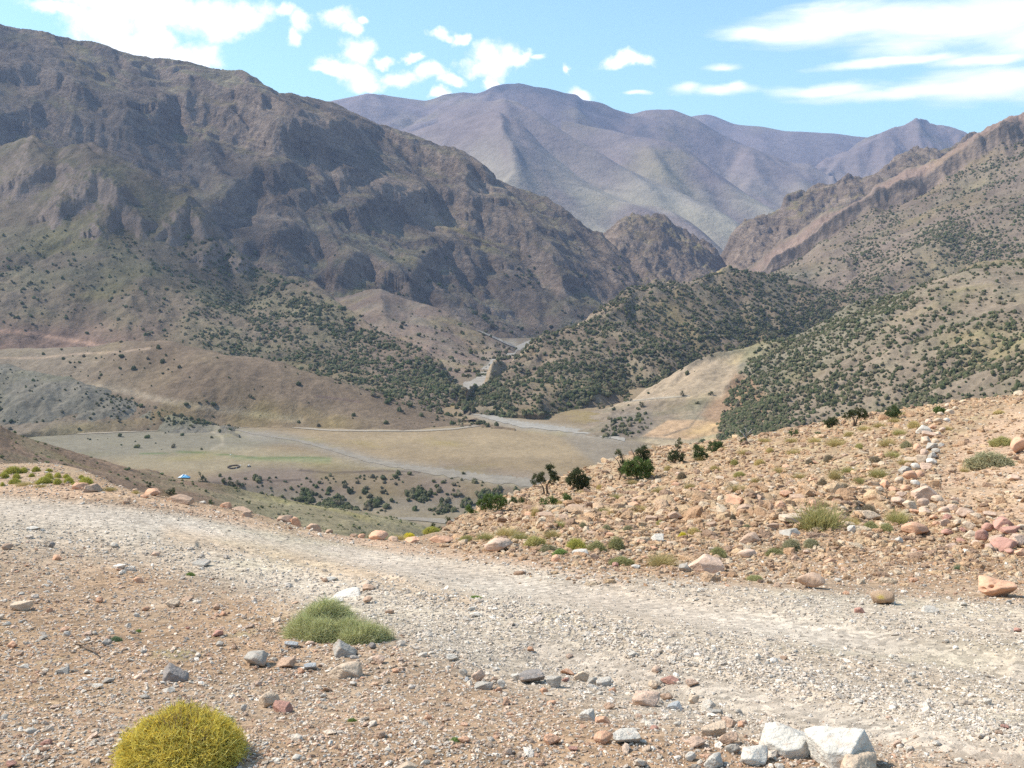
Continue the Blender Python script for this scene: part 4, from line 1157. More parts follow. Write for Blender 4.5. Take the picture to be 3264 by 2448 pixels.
NAMED = [
    (22, 606, 19, 11, 'tan', 'a', 'tan angular stone with a shaded front, leftmost of the bare ground'),
    (99.5, 600, 10, 7, 'orange', 'm', 'small orange-red stone right of the leftmost tan angular stone'),
    (137.5, 580, 11, 7, 'orange', 'm', 'pinkish orange stone lying left of the grey slabs by the road'),
    (170, 604, 15, 9, 'tan', 'a', 'tan peaked stone on bare ground left of the green bush'),
    (186, 599, 11, 5, 'brown', 's', 'flat brown stone just behind the tan peaked stone'),
    (216, 607, 9, 8, 'brown', 'm', 'brown blocky stone midway between the tan peaked stone and the green bush'),
    (11, 645, 12, 8, 'orange', 'm', 'orange lump of earthy stone at the left edge of the picture'),
    (105, 643, 10, 8, 'grey', 'a', 'grey stone with a pink end beside the small grey-green plant'),
    (143, 652, 10, 8, 'grey', 'r', 'rounded grey stone between the twig and the dark wedge stone'),
    (64, 671, 14, 7, 'grey', 's', 'long flat grey stone below the dry twig'),
    (217, 634, 12, 8, 'red', 'a', 'dark reddish stone left of the green bush'),
    (219, 644, 10, 6, 'grey', 'm', 'grey stone just below the dark reddish stone'),
    (168, 690, 13, 5, 'pale', 's', 'flat pale stone below the dark wedge stone'),
    (224, 720, 17, 11, 'grey', 'a', 'grey stone with a pale top touching the back of the yellow cushion'),
    (243, 708, 7, 7, 'pale', 'm', 'small pale stone behind the yellow cushion, on its right'),
    (10, 764, 13, 9, 'red', 'm', 'reddish brown stone in the bottom left corner'),
    (256, 659, 34, 18, 'grey', 'm', 'broad grey boulder below the left end of the green bush'),
    (285, 663, 17, 12, 'brown', 's', 'brown striped slab leaning on the right of the broad grey boulder'),
    (291, 645, 13, 7, 'blue', 'a', 'bluish grey stone under the left of the green bush'),
    (310, 643, 15, 6, 'pink', 'r', 'long pink stone under the middle of the green bush'),
    (354, 652, 10, 7, 'grey', 'm', 'small grey stone right of the three-cornered stone'),
    (372, 646, 11, 7, 'dark', 'm', 'dark grey stone in the shade of the green bush, on its right'),
    (378, 660, 19, 10, 'pink', 'r', 'domed pink-tan stone right of the big tan rock'),
    (345, 671, 35, 17, 'tan', 'a', 'big tan rock with a flat shaded face below the green bush'),
    (310, 667, 12, 8, 'blue', 'a', 'greenish grey stone left of the big tan rock'),
    (302, 671, 8, 7, 'orange', 'a', 'small orange stone left of the greenish grey stone'),
    (268, 701, 19, 18, 'tan', 'm', 'upright knobbly tan stone standing on the gravel above the yellow cushion'),
    (282, 709, 20, 9, 'red', 's', 'dark reddish slab in front of the upright knobbly stone'),
    (323, 696, 12, 7, 'grey', 'r', 'oval grey stone right of the upright knobbly stone'),
    (381, 735, 15, 10, 'brown', 'r', 'orange-brown domed stone alone on the gravel near the bottom edge'),
    (465, 740, 15, 8, 'orange', 'm', 'orange stone beside a tuft of small grass near the bottom edge'),
    (406, 768, 25, 13, 'tan', 'a', 'grey-tan stone cut by the bottom edge of the picture'),
    (453, 658, 13, 8, 'pale', 'a', 'pale grey stone at the edge of the road, behind the red and white stone'),
    (463, 673, 13, 9, 'grey', 'r', 'grey-brown oval stone left of the red and white stone'),
    (479, 676, 16, 16, 'pink', 'm', 'tall red and white stone in the cluster at the left of the stone row'),
    (483, 686, 19, 9, 'grey', 'a', 'grey flattish stone in front of the tall red and white stone'),
    (501, 684, 13, 12, 'white', 'r', 'round whitish stone right of the tall red and white stone'),
    (499, 690, 9, 6, 'orange', 'm', 'small orange stone at the foot of the round whitish stone'),
    (367, 588, 15, 7, 'brown', 'm', 'brown flat rock lying farthest back behind the green bush'),
    (368, 600, 15, 9, 'brown', 'r', 'brown rounded rock right behind the green bush'),
    (333, 601, 18, 4, 'pale', 's', 'pale slab flush with the ground behind the green bush'),
    (350, 594, 30, 4, 'pale', 's', 'longest pale slab flush with the ground behind the green bush'),
    (531, 678, 24, 14, 'dark', 'a', 'dark grey veined rock at the left end of the stone row'),
    (516, 677, 10, 8, 'white', 'a', 'white chip against the left of the dark veined rock'),
    (554, 682, 14, 15, 'grey', 'a', 'grey-white pointed rock right of the dark veined rock'),
    (567.5, 672, 14, 7, 'orange', 's', 'orange brick-shaped stone in the stone row'),
    (582, 676, 18, 13, 'tan', 'a', 'yellowish tan rock right of the orange brick-shaped stone'),
    (592, 681, 10, 9, 'grey', 'a', 'small grey and white rock at the end of the upper stone row'),
    (604, 683, 15, 8, 'pale', 's', 'flat whitish stone between the two halves of the stone row'),
    (613, 691, 9, 10, 'orange', 'm', 'orange-tan upright stone below the flat whitish stone'),
    (544, 691, 10, 8, 'orange', 'm', 'orange stone below the grey-white pointed rock'),
    (654, 685, 13, 10, 'tan', 'm', 'tan stone behind the big pinkish cracked rock'),
    (670, 681, 18, 8, 'red', 'a', 'red-brown angular stone behind the big pinkish cracked rock'),
    (644, 700, 32, 15, 'pink', 'm', 'big pinkish cracked rock in the middle of the stone row'),
    (667, 697, 16, 9, 'brown', 'm', 'brown stone touching the right of the big pinkish cracked rock'),
    (610, 706, 17, 9, 'brown', 'r', 'grey-brown oval stone above the cream and orange slab'),
    (590, 716, 18, 12, 'white', 's', 'cream slab with an orange back, left of the orange one'),
    (603, 720, 15, 9, 'orange', 'a', 'orange slab right of the cream slab'),
    (677, 707, 17, 9, 'blue', 's', 'bluish grey flat stone below the brown stone of the row'),
    (709, 706, 16, 13, 'pale', 'm', 'greyish white knobbly stone at the right of the row'),
    (716, 712, 16, 7, 'grey', 's', 'grey flat stone just below the greyish white knobbly stone'),
    (738, 712, 13, 7, 'grey', 'r', 'small grey oval stone beyond the right end of the row'),
    (731, 723, 17, 12, 'pink', 'a', 'white and orange angular stone above the tan wedge'),
    (714, 731, 24, 15, 'tan', 's', 'tan wedge-shaped slab pointing up to the left'),
    (728, 739, 25, 14, 'brown', 'm', 'brown-grey rock in front of the tan wedge-shaped slab'),
    (697, 742, 27, 14, 'pink', 'r', 'long pinkish rock with a shaded front, left of the brown-grey rock'),
    (690, 756, 17, 12, 'pale', 'r', 'round pale grey stone below the long pinkish rock'),
    (734, 749, 18, 13, 'grey', 'm', 'grey block between the brown-grey rock and the white mottled rock'),
    (714, 761, 22, 16, 'pale', 'a', 'pale pinkish block at the bottom edge left of the white mottled rock'),
    (753, 757, 33, 17, 'white', 'm', 'white mottled rock left of the large white stone'),
    (626, 738, 26, 15, 'pale', 'a', 'pale grey rock with a notched top, right of the orange-tan one'),
    (604, 739, 20, 11, 'orange', 'm', 'orange-tan rock left of the pale notched rock'),
    (553, 740, 19, 12, 'orange', 'a', 'orange rock lying alone left of the pale notched rock'),
    (678, 724, 10, 7, 'white', 'm', 'small bright white stone above the long pinkish rock'),
    (758, 657, 7, 9, 'white', 'a', 'small white pointed stone standing up in the road'),
    (573, 749, 9, 5, 'red', 'a', 'small dark red stone right of the lone orange rock'),
    (930, 610, 15, 6, 'pale', 's', 'pale flat stone right of the oval tan boulder'),
    (860, 610, 10, 7, 'red', 'a', 'small reddish stone left of the oval tan boulder'),
    (915, 580, 11, 6, 'orange', 'm', 'orange stone behind the road between the oval and the pitted boulder'),
    (707, 566, 33, 19, 'pink', 'a', 'large brownish pink boulder at the edge of the slope by the straw grass'),
    (684, 568, 16, 10, 'grey', 'm', 'grey rock wedged against the left of the large brownish pink boulder'),
    (747, 553, 26, 11, 'pink', 'r', 'smooth pinkish grey boulder half buried beside the low green bush'),
    (750, 539, 25, 12, 'brown', 'a', 'brown angular boulder above the smooth pinkish grey one'),
    (657, 538, 13, 9, 'white', 's', 'white flat-faced stone on the slope'),
    (583, 553, 19, 5, 'pale', 's', 'pale grey slab below the dark green cushion plants'),
    (556, 558, 14, 9, 'orange', 'r', 'rounded orange stone left of the small dark one, at the foot of the slope'),
    (594, 557, 14, 9, 'brown', 'r', 'dark brown rounded stone below the pale grey slab'),
    (499, 546, 28, 15, 'pink', 'm', 'boulder with a white top and brown side where slope and road meet'),
    (851, 529, 9, 9, 'white', 'a', 'small bright white stone below the tallest straw bush'),
    (791, 533, 21, 9, 'grey', 's', 'greenish grey flat slab left of the straw bush'),
    (872, 517, 20, 13, 'tan', 'a', 'tan slanted slab leaning up to the right between two bushes'),
    (793, 519, 25, 8, 'tan', 's', 'long tan ledge stone left of the straw bush'),
    (774, 527, 15, 9, 'brown', 'm', 'brown rock at the left end of the long ledge stone'),
    (917, 530, 27, 15, 'orange', 'm', 'large orange-pink boulder at the near end of the tumbled wall'),
    (899, 540, 12, 8, 'pale', 'r', 'pale rounded stone below the large orange-pink boulder'),
    (948, 532, 18, 9, 'red', 'r', 'flattened dark red stone right of the large orange-pink boulder'),
    (1005, 545, 30, 15, 'red', 'm', 'large reddish pink stone nearest in the tumbled wall'),
    (1014, 478, 16, 8, 'pink', 'm', 'lone pink stone on bare ground right of the wall'),
    (1018, 446, 20, 19, 'orange', 'm', 'orange-pink outcrop at the right edge of the slope'),
    (78, 486, 15, 8, 'orange', 'm', 'orange rock on the road verge, leftmost of the pair below the cushions'),
    (92, 488, 19, 10, 'brown', 'a', 'orange-brown rock on the road verge, right one of the pair below the cushions'),
    (152, 492, 18, 9, 'pink', 'm', 'pinkish lump of rock on the far verge of the road'),
    (177, 499, 25, 10, 'brown', 'a', 'long brown rock on the far verge of the road'),
    (224.5, 503, 12, 7, 'pink', 'a', 'small pointed pink rock on the far verge'),
    (241, 509, 22, 5, 'tan', 's', 'thin ledge of tan rock on the far verge'),
    (246, 514, 12, 7, 'brown', 'r', 'brown rounded rock with a pale top on the far verge'),
    (295, 521, 13, 12, 'pink', 'm', 'round pink rock at the centre of the crumbled heap on the verge'),
    (283, 518, 17, 8, 'tan', 'm', 'low tan rock at the left of the crumbled heap on the verge'),
    (313, 523, 16, 9, 'tan', 'm', 'knobbly tan rock at the right of the crumbled heap on the verge'),
    (379, 536, 20, 10, 'orange', 'm', 'tall orange crumbling rock on the verge by the dry grass'),
    (394, 539, 13, 6, 'brown', 'm', 'low brown rock right of the tall orange crumbling one'),
    (412, 540, 18, 6, 'orange', 'm', 'low orange mound of rock left of the pale bank'),
    (440, 539, 27, 10, 'pink', 'm', 'pale pinkish bank of rock where the slope begins'),
]
for (px, py, w_, h_, ck, kd, lab) in NAMED:
    put_rock(px, py, w_, h_, ck, lab, kind=kd)

# small loose stones seen here and there on the ground, alike within a colour
LOOSE = [(50, 610, 7, 6, 'orange'), (235, 647, 8, 6, 'brown'), (98, 761, 8, 7, 'grey'), (258, 684, 8, 6, 'pink'), (468, 680, 7, 6, 'blue'), (494, 680, 8, 7, 'brown'),
         (325, 580, 8, 6, 'brown'), (332, 579, 12, 5, 'white'), (472, 609, 10, 5, 'white'), (477, 615, 13, 4, 'grey'), (693, 683, 14, 8, 'pink'), (633, 654, 12, 6, 'pale'),
         (913, 675, 8, 7, 'white'), (892, 657, 7, 6, 'white'), (988, 702, 8, 8, 'white'), (911, 749, 9, 9, 'pale'), (947, 641, 7, 5, 'pale'), (1017, 630, 9, 5, 'red'), (898, 744, 12, 8, 'pink'),
         (6, 547, 11, 7, 'brown'), (52, 545, 6, 7, 'dark'), (57, 558, 11, 6, 'orange'), (115, 545, 10, 6, 'pale'), (155, 554, 9, 5, 'pink'), (197, 564, 20, 5, 'grey'), (34, 528, 13, 4, 'white'),
         (7, 624, 8, 4, 'white'), (43, 638, 10, 5, 'grey'), (66, 634, 8, 6, 'pale'), (25, 666, 10, 5, 'pale'), (86, 634, 12, 4, 'pink'), (95, 633, 6, 5, 'white'), (136, 615, 8, 5, 'white'),
         (146, 609, 7, 5, 'orange'), (224, 614, 8, 5, 'orange'), (188, 628, 6, 4, 'red'), (199, 656, 6, 6, 'grey'), (45, 743, 12, 6, 'red'), (68, 745, 10, 6, 'brown'), (30, 731, 14, 6, 'pale'), (96, 686, 14, 6, 'pale'),
         (107, 681, 12, 6, 'grey'), (86, 672, 7, 5, 'white'), (181, 686, 6, 4, 'orange'), (144, 697, 10, 5, 'grey'), (4, 717, 9, 5, 'grey'), (297, 758, 10, 5, 'white'), (387, 750, 8, 5, 'white'), (295, 736, 7, 4, 'white'),
         (365, 725, 8, 5, 'pink'), (428, 718, 8, 6, 'orange'), (437, 762, 8, 5, 'pink'), (507, 752, 12, 8, 'pink'), (395, 671, 9, 5, 'orange'), (422, 655, 10, 5, 'pale'), (390, 612, 10, 5, 'brown'),
         (570, 656, 8, 5, 'pink'), (530, 649, 9, 6, 'orange'), (600, 693, 8, 4, 'pale'), (640, 716, 9, 5, 'pink'), (566, 680, 9, 5, 'red'), (551, 703, 10, 5, 'orange'), (529, 710, 6, 4, 'brown'), (657, 670, 10, 7, 'pink'),
         (693, 700, 12, 9, 'tan'), (744, 722, 8, 6, 'pink'), (742, 725, 9, 6, 'orange'), (720, 716, 7, 5, 'tan'), (655, 728, 10, 5, 'red'), (780, 766, 12, 6, 'pale'), (824, 760, 10, 6, 'pale'), (785, 658, 9, 5, 'brown'),
         (906, 681, 7, 5, 'pale'), (919, 684, 7, 5, 'pale'), (858, 702, 10, 5, 'pale'), (889, 718, 8, 5, 'pink'), (937, 744, 10, 6, 'pale'), (960, 760, 10, 6, 'white'), (1005, 727, 8, 5, 'red'), (999, 733, 7, 6, 'brown'),
         (838, 580, 9, 5, 'pale'), (778, 585, 9, 5, 'brown'), (846, 593, 7, 4, 'orange'), (881, 579, 6, 4, 'brown'), (963, 604, 8, 5, 'pale'), (1009, 602, 8, 5, 'grey'), (963, 541, 11, 5, 'red'), (951, 546, 14, 6, 'pink'),
         (921, 553, 9, 6, 'orange'), (914, 551, 9, 6, 'pink'), (908, 547, 9, 5, 'pale'), (830, 561, 14, 6, 'orange'), (795, 558, 11, 6, 'brown'), (806, 552, 9, 5, 'pink'), (615, 565, 8, 6, 'red'), (635, 567, 10, 5, 'pale'),
         (145, 496, 10, 5, 'orange'), (203, 502, 8, 4, 'pale'), (353, 530, 9, 5, 'brown'), (361, 531, 8, 5, 'orange'), (328, 526, 9, 5, 'tan'), (135, 490, 8, 4, 'tan')]
LN = dict(tan='tan', grey='grey', pale='pale', white='white', orange='orange', red='dark red', brown='brown', pink='pink', dark='blackish', blue='bluish grey')
for (px, py, w_, h_, ck) in LOOSE:
    where = 'left of the green bush' if px < 280 else ('between the green bush and the stone row' if px < 510 else ('around the stone row and big white stones' if px < 780 and py > 600 else 'at the right of the road'))
    if py < 560 and px < 420: where = 'near the far verge of the road'
    put_rock(px, py, w_, h_, ck, 'small loose %s stone lying %s' % (LN[ck], where), group='small loose %s stones %s' % (LN[ck], where), name='stone', cat='stone')

# the tumbled dry stone wall: every stone its own
wall = [(1020, 541, 20), (1003, 524, 24), (989, 527, 18), (984, 535, 22), (969, 526, 18), (976, 516, 13), (965, 513, 19), (952, 508, 13), (944, 511, 15), (958, 522, 12), (938, 499, 18), (926, 493, 23), (923, 502, 18), (933, 507, 12),
        (924, 512, 13), (915, 512, 10), (910, 505, 14), (897, 502, 17), (934, 517, 12), (945, 522, 11), (956, 530, 10), (996, 540, 14), (1012, 531, 16), (1022, 528, 14), (972, 535, 12), (990, 515, 11), (955, 500, 11), (948, 517, 12),
        (907, 488, 17), (916, 483, 15), (925, 486, 12), (899, 480, 14), (910, 476, 18), (920, 474, 15), (905, 470, 14), (916, 466, 14), (928, 467, 13), (923, 459, 13), (931, 462, 12), (911, 461, 12), (925, 452, 13), (934, 456, 11), (918, 447, 12),
        (931, 447, 12), (937, 451, 10), (926, 441, 12), (936, 441, 11), (942, 445, 9), (929, 435, 12), (938, 434, 11), (924, 430, 12), (933, 427, 12), (943, 430, 9), (938, 421, 11), (929, 421, 10), (947, 420, 9), (941, 414, 10), (950, 412, 9), (956, 408, 8), (948, 405, 8),
        (886, 484, 12), (880, 489, 12), (894, 490, 11), (902, 495, 12), (888, 474, 9), (1010, 552, 12), (990, 548, 12), (977, 543, 10), (1002, 556, 10), (1022, 553, 14), (963, 530, 9), (936, 524, 9)]
for k, (px, py, w_) in enumerate(wall):
    near = py > 490
    nm = rnd.choice(('pink', 'orange', 'tan', 'pink', 'tan', 'red')) if near else rnd.choice(('pale', 'tan', 'pink', 'tan', 'grey', 'orange'))
    part_ = 'near end' if near else ('middle' if py > 445 else 'far end')
    put_rock(px, py, w_ * 1.05, w_ * rnd.uniform(0.6, 0.8), nm, '%s stone in the %s of the tumbled dry stone wall' % (LN[nm], part_), kind=rnd.choice('rrma'),
             group='%s stones in the %s of the tumbled wall' % (LN[nm], part_), name='wall_stone', cat='stone', depth=0.9)

# larger rocks of the slope
OUT = [(688, 497, 20), (700, 492, 16), (662, 505, 15), (672, 500, 12), (738, 500, 30), (745, 507, 26), (760, 497, 18), (717, 505, 15), (634, 505, 26), (640, 498, 20), (618, 512, 18), (600, 505, 17), (589, 512, 14), (574, 508, 24), (566, 517, 18),
       (545, 515, 20), (530, 514, 14), (516, 519, 12), (605, 520, 14), (650, 518, 20), (675, 514, 18), (700, 514, 22), (725, 517, 18), (712, 524, 14), (690, 527, 14), (668, 529, 12), (780, 505, 24), (800, 498, 22), (815, 503, 20), (835, 498, 18), (828, 489, 16),
       (850, 493, 16), (862, 488, 14), (806, 509, 18), (787, 493, 18), (770, 488, 14), (842, 508, 12), (860, 500, 14), (812, 479, 14), (790, 482, 14), (760, 476, 12), (735, 484, 14), (720, 478, 12), (700, 480, 12), (675, 484, 12), (655, 488, 12), (640, 484, 10),
       (548, 528, 12), (562, 533, 12), (577, 530, 10), (592, 533, 14), (610, 534, 12), (629, 533, 12), (640, 541, 14), (620, 545, 12), (600, 545, 12), (575, 541, 12), (655, 548, 12), (672, 543, 12), (690, 548, 12), (712, 549, 10), (725, 541, 10), (628, 551, 12), (645, 557, 12),
       (870, 470, 12), (855, 462, 10), (880, 455, 12), (862, 447, 10), (845, 455, 9), (815, 462, 10), (785, 466, 10), (840, 474, 10)]
for (px, py, w_) in OUT:
    nm = rnd.choice(('orange', 'tan', 'brown', 'tan', 'brown', 'orange'))
    band = 'rocky band across the slope' if 475 < py < 530 else ('foot of the stony slope' if py >= 530 else 'upper part of the stony slope')
    w_ *= 0.72
    put_rock(px, py, w_, w_ * rnd.uniform(0.4, 0.6), nm, 'angular %s rock among rubble in the %s' % (LN[nm], band), kind=rnd.choice('aaas'), group='%s rocks of the %s' % (LN[nm], band), depth=1.0, sink=0.3)
print('rocks', NROCK, round(time.time() - T0, 1))
# ------------------------------------------------------------------ tracks, river bed
def flat_mat(name, col, sc_=6.0, var=0.15, bump=0.3):
    m = bpy.data.materials.new(name); m.use_nodes = True
    t = NT(m.node_tree)
    co = t.n('ShaderNodeTexCoord').outputs['Object']
    a = t.noise(co, 1 / sc_, 6, 0.7)
    f = t.lin(a, 0.3, 0.7, 1 - var, 1 + var)
    c = t.mix(1.0, (*col, 1), t.n('ShaderNodeCombineColor', {0: f, 1: f, 2: f}).outputs[0], 'MULTIPLY')
    bp = t.n('ShaderNodeBump', {'Strength': 1.0, 'Distance': bump, 'Height': t.noise(co, 2 / sc_, 6, 0.7)}).outputs[0]
    t.n('ShaderNodeOutputMaterial', {0: t.n('ShaderNodeBsdfPrincipled', {'Base Color': c, 'Roughness': 0.95, 'Specular IOR Level': 0.1, 'Normal': bp}).outputs[0]})
    return m


def ribbon(name, p, pts, mat, lift=0.25, nacr=6, jag=0.35, seed=1):
    """drape a strip over a patch; pts = (px, py, half width in px)"""
    P = [np.array(q, float) for q in pts]
    L = []
    for a, b in zip(P[:-1], P[1:]):
        n = max(2, int(np.hypot(*(b - a)[:2]) / 1.5))
        for i in range(n): L.append(a + (b - a) * i / n)
    L.append(P[-1]); L = np.array(L)
    L[:, :2] = smooth1(L[:, :2], 3, 0)
    tg = np.gradient(L[:, :2], axis=0); tg /= np.linalg.norm(tg, axis=1)[:, None] + 1e-9
    nrm = np.stack([-tg[:, 1], tg[:, 0]], -1)
    nz = fbm(np.arange(len(L)) / 7.0, np.full(len(L), seed * 3.3), 4, seed) * jag
    V = []
    for i in range(len(L)):
        for k in range(nacr + 1):
            s = (k / nacr * 2 - 1)
            q = L[i, :2] + nrm[i] * L[i, 2] * (s * (1 + (nz[i] if s > 0 else -nz[(i * 3) % len(L)])))
            x, y, z = hit(p, q[0], q[1])
            V.append((x, y, z + lift))
    n = len(L); idx = np.arange(n * (nacr + 1)).reshape(n, nacr + 1)
    Q_ = np.stack([idx[:-1, :-1], idx[1:, :-1], idx[1:, 1:], idx[:-1, 1:]], -1).reshape(-1, 4)
    return obj(name, mesh_np(name, V, Q_, None, [mat]), kind='structure')


PM, PRH = PATCH['valley_floor'], PATCH['right_hill']
M_track = flat_mat('pale_track', (0.31, 0.26, 0.20), 5)
M_bed = flat_mat('river_gravel', (0.235, 0.203, 0.163), 8, 0.2)
M_bed2 = flat_mat('pale_river_gravel', (0.30, 0.27, 0.23), 9, 0.22)
ribbon('dirt_track', PM, [(x, y, 1.15 if x < 215 else 0.8) for x, y in track], M_track, 0.35, 4)
ribbon('river_bed', PM, [(225, 427, .6), (255, 434, .8), (296, 440, 1.0), (320, 446, 1.4), (345, 453, 1.8), (372, 461, 2), (406, 467, 2.2), (440, 472, 3.4), (475, 477, 4), (512, 481, 4.5), (560, 486, 4), (620, 492, 4)], M_bed, 0.2, 8, 0.9, 2)
ribbon('river_bed', PM, [(535, 339, 1.5), (522, 346, 2.4), (510, 352, 3.5), (495, 362, 5), (484, 377, 5), (476, 385, 8), (470, 393, 10), (465, 401, 9), (466, 408, 5), (480, 414, 2.6), (500, 420, 2.4), (524, 425, 2.6), (560, 429, 2.2), (590, 433, 2.0), (625, 440, 1.6)], M_bed2, 0.3, 8, 0.8, 3)
ribbon('river_bed', PM, [(395, 519, 1), (415, 519, 1.6), (440, 521, 2.2), (470, 524, 3)], M_bed, 0.35, 6, 0.3, 4)
ribbon('dirt_track', PATCH['gorge_slope'], [(478, 331, .5), (490, 336, .9), (503, 342, 1.1), (512, 346, 1.2), (522, 350, 1.3)], M_bed2, 1.2, 3, 0.4, 7)
ribbon('dirt_track', PRH, [(624, 402, 0.5), (650, 399, 0.7), (672, 397.5, 0.7), (690, 396, 0.5)], M_track, 0.3, 3)

# ------------------------------------------------------------------ plants: materials and makers
def leaf_mat(name, transl=0.3, attr=True):
    m = bpy.data.materials.new(name); m.use_nodes = True
    t = NT(m.node_tree)
    col = t.n('ShaderNodeVertexColor', layer_name='Col').outputs[0]
    oc = t.n('ShaderNodeObjectInfo').outputs['Color']
    col = t.mix(1.0, col, oc, 'MULTIPLY')
    d = t.n('ShaderNodeBsdfDiffuse', {'Color': col, 'Roughness': 0.6}).outputs[0]
    tr = t.n('ShaderNodeBsdfTranslucent', {'Color': col}).outputs[0]
    t.n('ShaderNodeOutputMaterial', {0: t.n('ShaderNodeMixShader', {0: transl, 1: d, 2: tr}).outputs[0]})
    return m


M_leaf = leaf_mat('leaf', 0.3)
M_blade = leaf_mat('dry_blade', 0.25)
M_farleaf = leaf_mat('distant_leaf', 0.0)
M_bark = flat_mat('bark', (0.20, 0.145, 0.105), 0.12, 0.3, 0.02)
M_deadwood = flat_mat('dead_wood', (0.42, 0.38, 0.34), 0.12, 0.3, 0.02)


def ribbons_np(P0, D, Lg, Wd, bend, nseg, r, cb, ct):
    """n curved blades -> verts, quads, colours"""
    n = len(P0)
    up = r.normal(size=(n, 3))
    side = np.cross(D, up); side /= np.linalg.norm(side, axis=1)[:, None] + 1e-9
    P = P0.copy(); d = D.copy()
    Vs, Cs = [], []
    bv = r.normal(size=(n, 3)) * bend[0]; bv[:, 2] += bend[1]
    for k in range(nseg + 1):
        t = k / nseg
        w_ = (Wd * (1 - 0.75 * t))[:, None]
        Vs += [P - side * w_, P + side * w_]
        c = cb * (1 - t) + ct * t
        Cs += [c, c]
        d = d + bv / nseg
        d /= np.linalg.norm(d, axis=1)[:, None]
        P = P + d * (Lg / nseg)[:, None]
    V = np.stack(Vs, 1); C = np.stack(Cs, 1)
    m = 2 * (nseg + 1)
    q = np.array([[2 * k, 2 * k + 1, 2 * k + 3, 2 * k + 2] for k in range(nseg)])
    Q_ = (q[None] + (np.arange(n) * m)[:, None, None]).reshape(-1, 4)
    return V.reshape(-1, 3), Q_, C.reshape(-1, 3)


def dome_pts(n, r, lobes):
    """points and normals on a union of half-ellipsoids (x,y,z,rx,ry,rz)"""
    W = np.array([l[3] * l[4] + l[3] * l[5] for l in lobes]); W = W / W.sum()
    k = r.choice(len(lobes), n * 2, p=W)
    v = r.normal(size=(n * 2, 3)); v[:, 2] = np.abs(v[:, 2]) * 1.0 - 0.12
    v /= np.linalg.norm(v, axis=1)[:, None]
    Lb = np.array(lobes)[k]
    P = Lb[:, :3] + v * Lb[:, 3:6]
    N = v / Lb[:, 3:6]; N /= np.linalg.norm(N, axis=1)[:, None]
    ok = np.ones(len(P), bool)
    for i, l in enumerate(lobes):
        q = (((P - np.array(l[:3])) / np.array(l[3:6])) ** 2).sum(1)
        ok &= (q > 0.88) | (k == i)
    ok &= P[:, 2] > -0.01
    i = np.where(ok)[0][:n]
    return P[i], N[i]


def pick(r, cols, n, lo=0.8, hi=1.15):
    return np.array(cols)[r.randint(0, len(cols), n)] * r.uniform(lo, hi, n)[:, None]


def cushion_mesh(name, lobes, n, lg, wd_, cb, ct, seed, bend=(0.5, 0.0), spread=0.45, nseg=2, inner=0.84, incol=(0.10, 0.085, 0.05), depth=0.25, clump=0.0):
    r = np.random.RandomState(seed)
    P, N = dome_pts(n, r, lobes)
    n = len(P)
    nz = pn3(P / (max(l[3] for l in lobes)) * 4.5, seed)
    if clump:
        n2_ = pn3(P / lobes[0][3] * 9.0 + 3, seed + 3)
        kp = (n2_ + r.normal(size=n) * 0.2) > -0.36
        P, N, nz, n2_ = P[kp], N[kp], nz[kp], n2_[kp]; n = len(P)
        P = P + N * (n2_ * clump * 0.45 * lobes[0][3])[:, None]
    P = P * (1 - depth * r.uniform(0, 1, n) ** 2 * 0.5)[:, None] + N * (nz * 0.05 * lobes[0][3])[:, None]
    D = N + r.normal(size=(n, 3)) * spread; D /= np.linalg.norm(D, axis=1)[:, None]
    L_ = lg * r.uniform(0.6, 1.3, n)
    P0 = P - D * L_[:, None] * 0.6
    V, Q_, C = ribbons_np(P0, D, L_, wd_ * r.uniform(0.7, 1.3, n), bend, nseg, r, pick(r, cb, n), pick(r, ct, n))
    # dense inner twig mass
    Vi, Fi = [], []
    Vs, Fs = ICO[3]
    out = [V]; qo = [Q_]; co = [C]; off = len(V)
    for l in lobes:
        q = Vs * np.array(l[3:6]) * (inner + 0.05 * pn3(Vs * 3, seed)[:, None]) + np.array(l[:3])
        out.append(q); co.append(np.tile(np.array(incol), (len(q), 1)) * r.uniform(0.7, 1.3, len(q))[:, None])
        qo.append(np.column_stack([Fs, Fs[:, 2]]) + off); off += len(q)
    return np.concatenate(out), np.concatenate(qo), np.concatenate(co)


def poly_mesh(name, V, Q_, C, mats, smooth=False):
    """quads whose last two indices are equal become triangles"""
    tri = Q_[:, 2] == Q_[:, 3]
    a, b = Q_[~tri], Q_[tri][:, :3]
    me = bpy.data.meshes.new(name)
    V = np.ascontiguousarray(V, np.float32)
    me.vertices.add(len(V)); me.vertices.foreach_set('co', V.ravel())
    li = np.concatenate([a.ravel(), b.ravel()]).astype(np.int32)
    me.loops.add(len(li)); me.loops.foreach_set('vertex_index', li)
    st = np.concatenate([np.arange(len(a)) * 4, len(a) * 4 + np.arange(len(b)) * 3]).astype(np.int32)
    me.polygons.add(len(st)); me.polygons.foreach_set('loop_start', st)
    me.polygons.foreach_set('use_smooth', np.full(len(st), smooth))
    at = me.color_attributes.new('Col', 'FLOAT_COLOR', 'POINT')
    c4 = np.ones((len(V), 4), np.float32); c4[:, :3] = C
    at.data.foreach_set('color', c4.ravel())
    for m_ in mats: me.materials.append(m_)
    me.update(calc_edges=True)
    return me


def fg_scale(px, py):
    x, y, z = hit(FG, px, py)
    return x, y, z, y / F


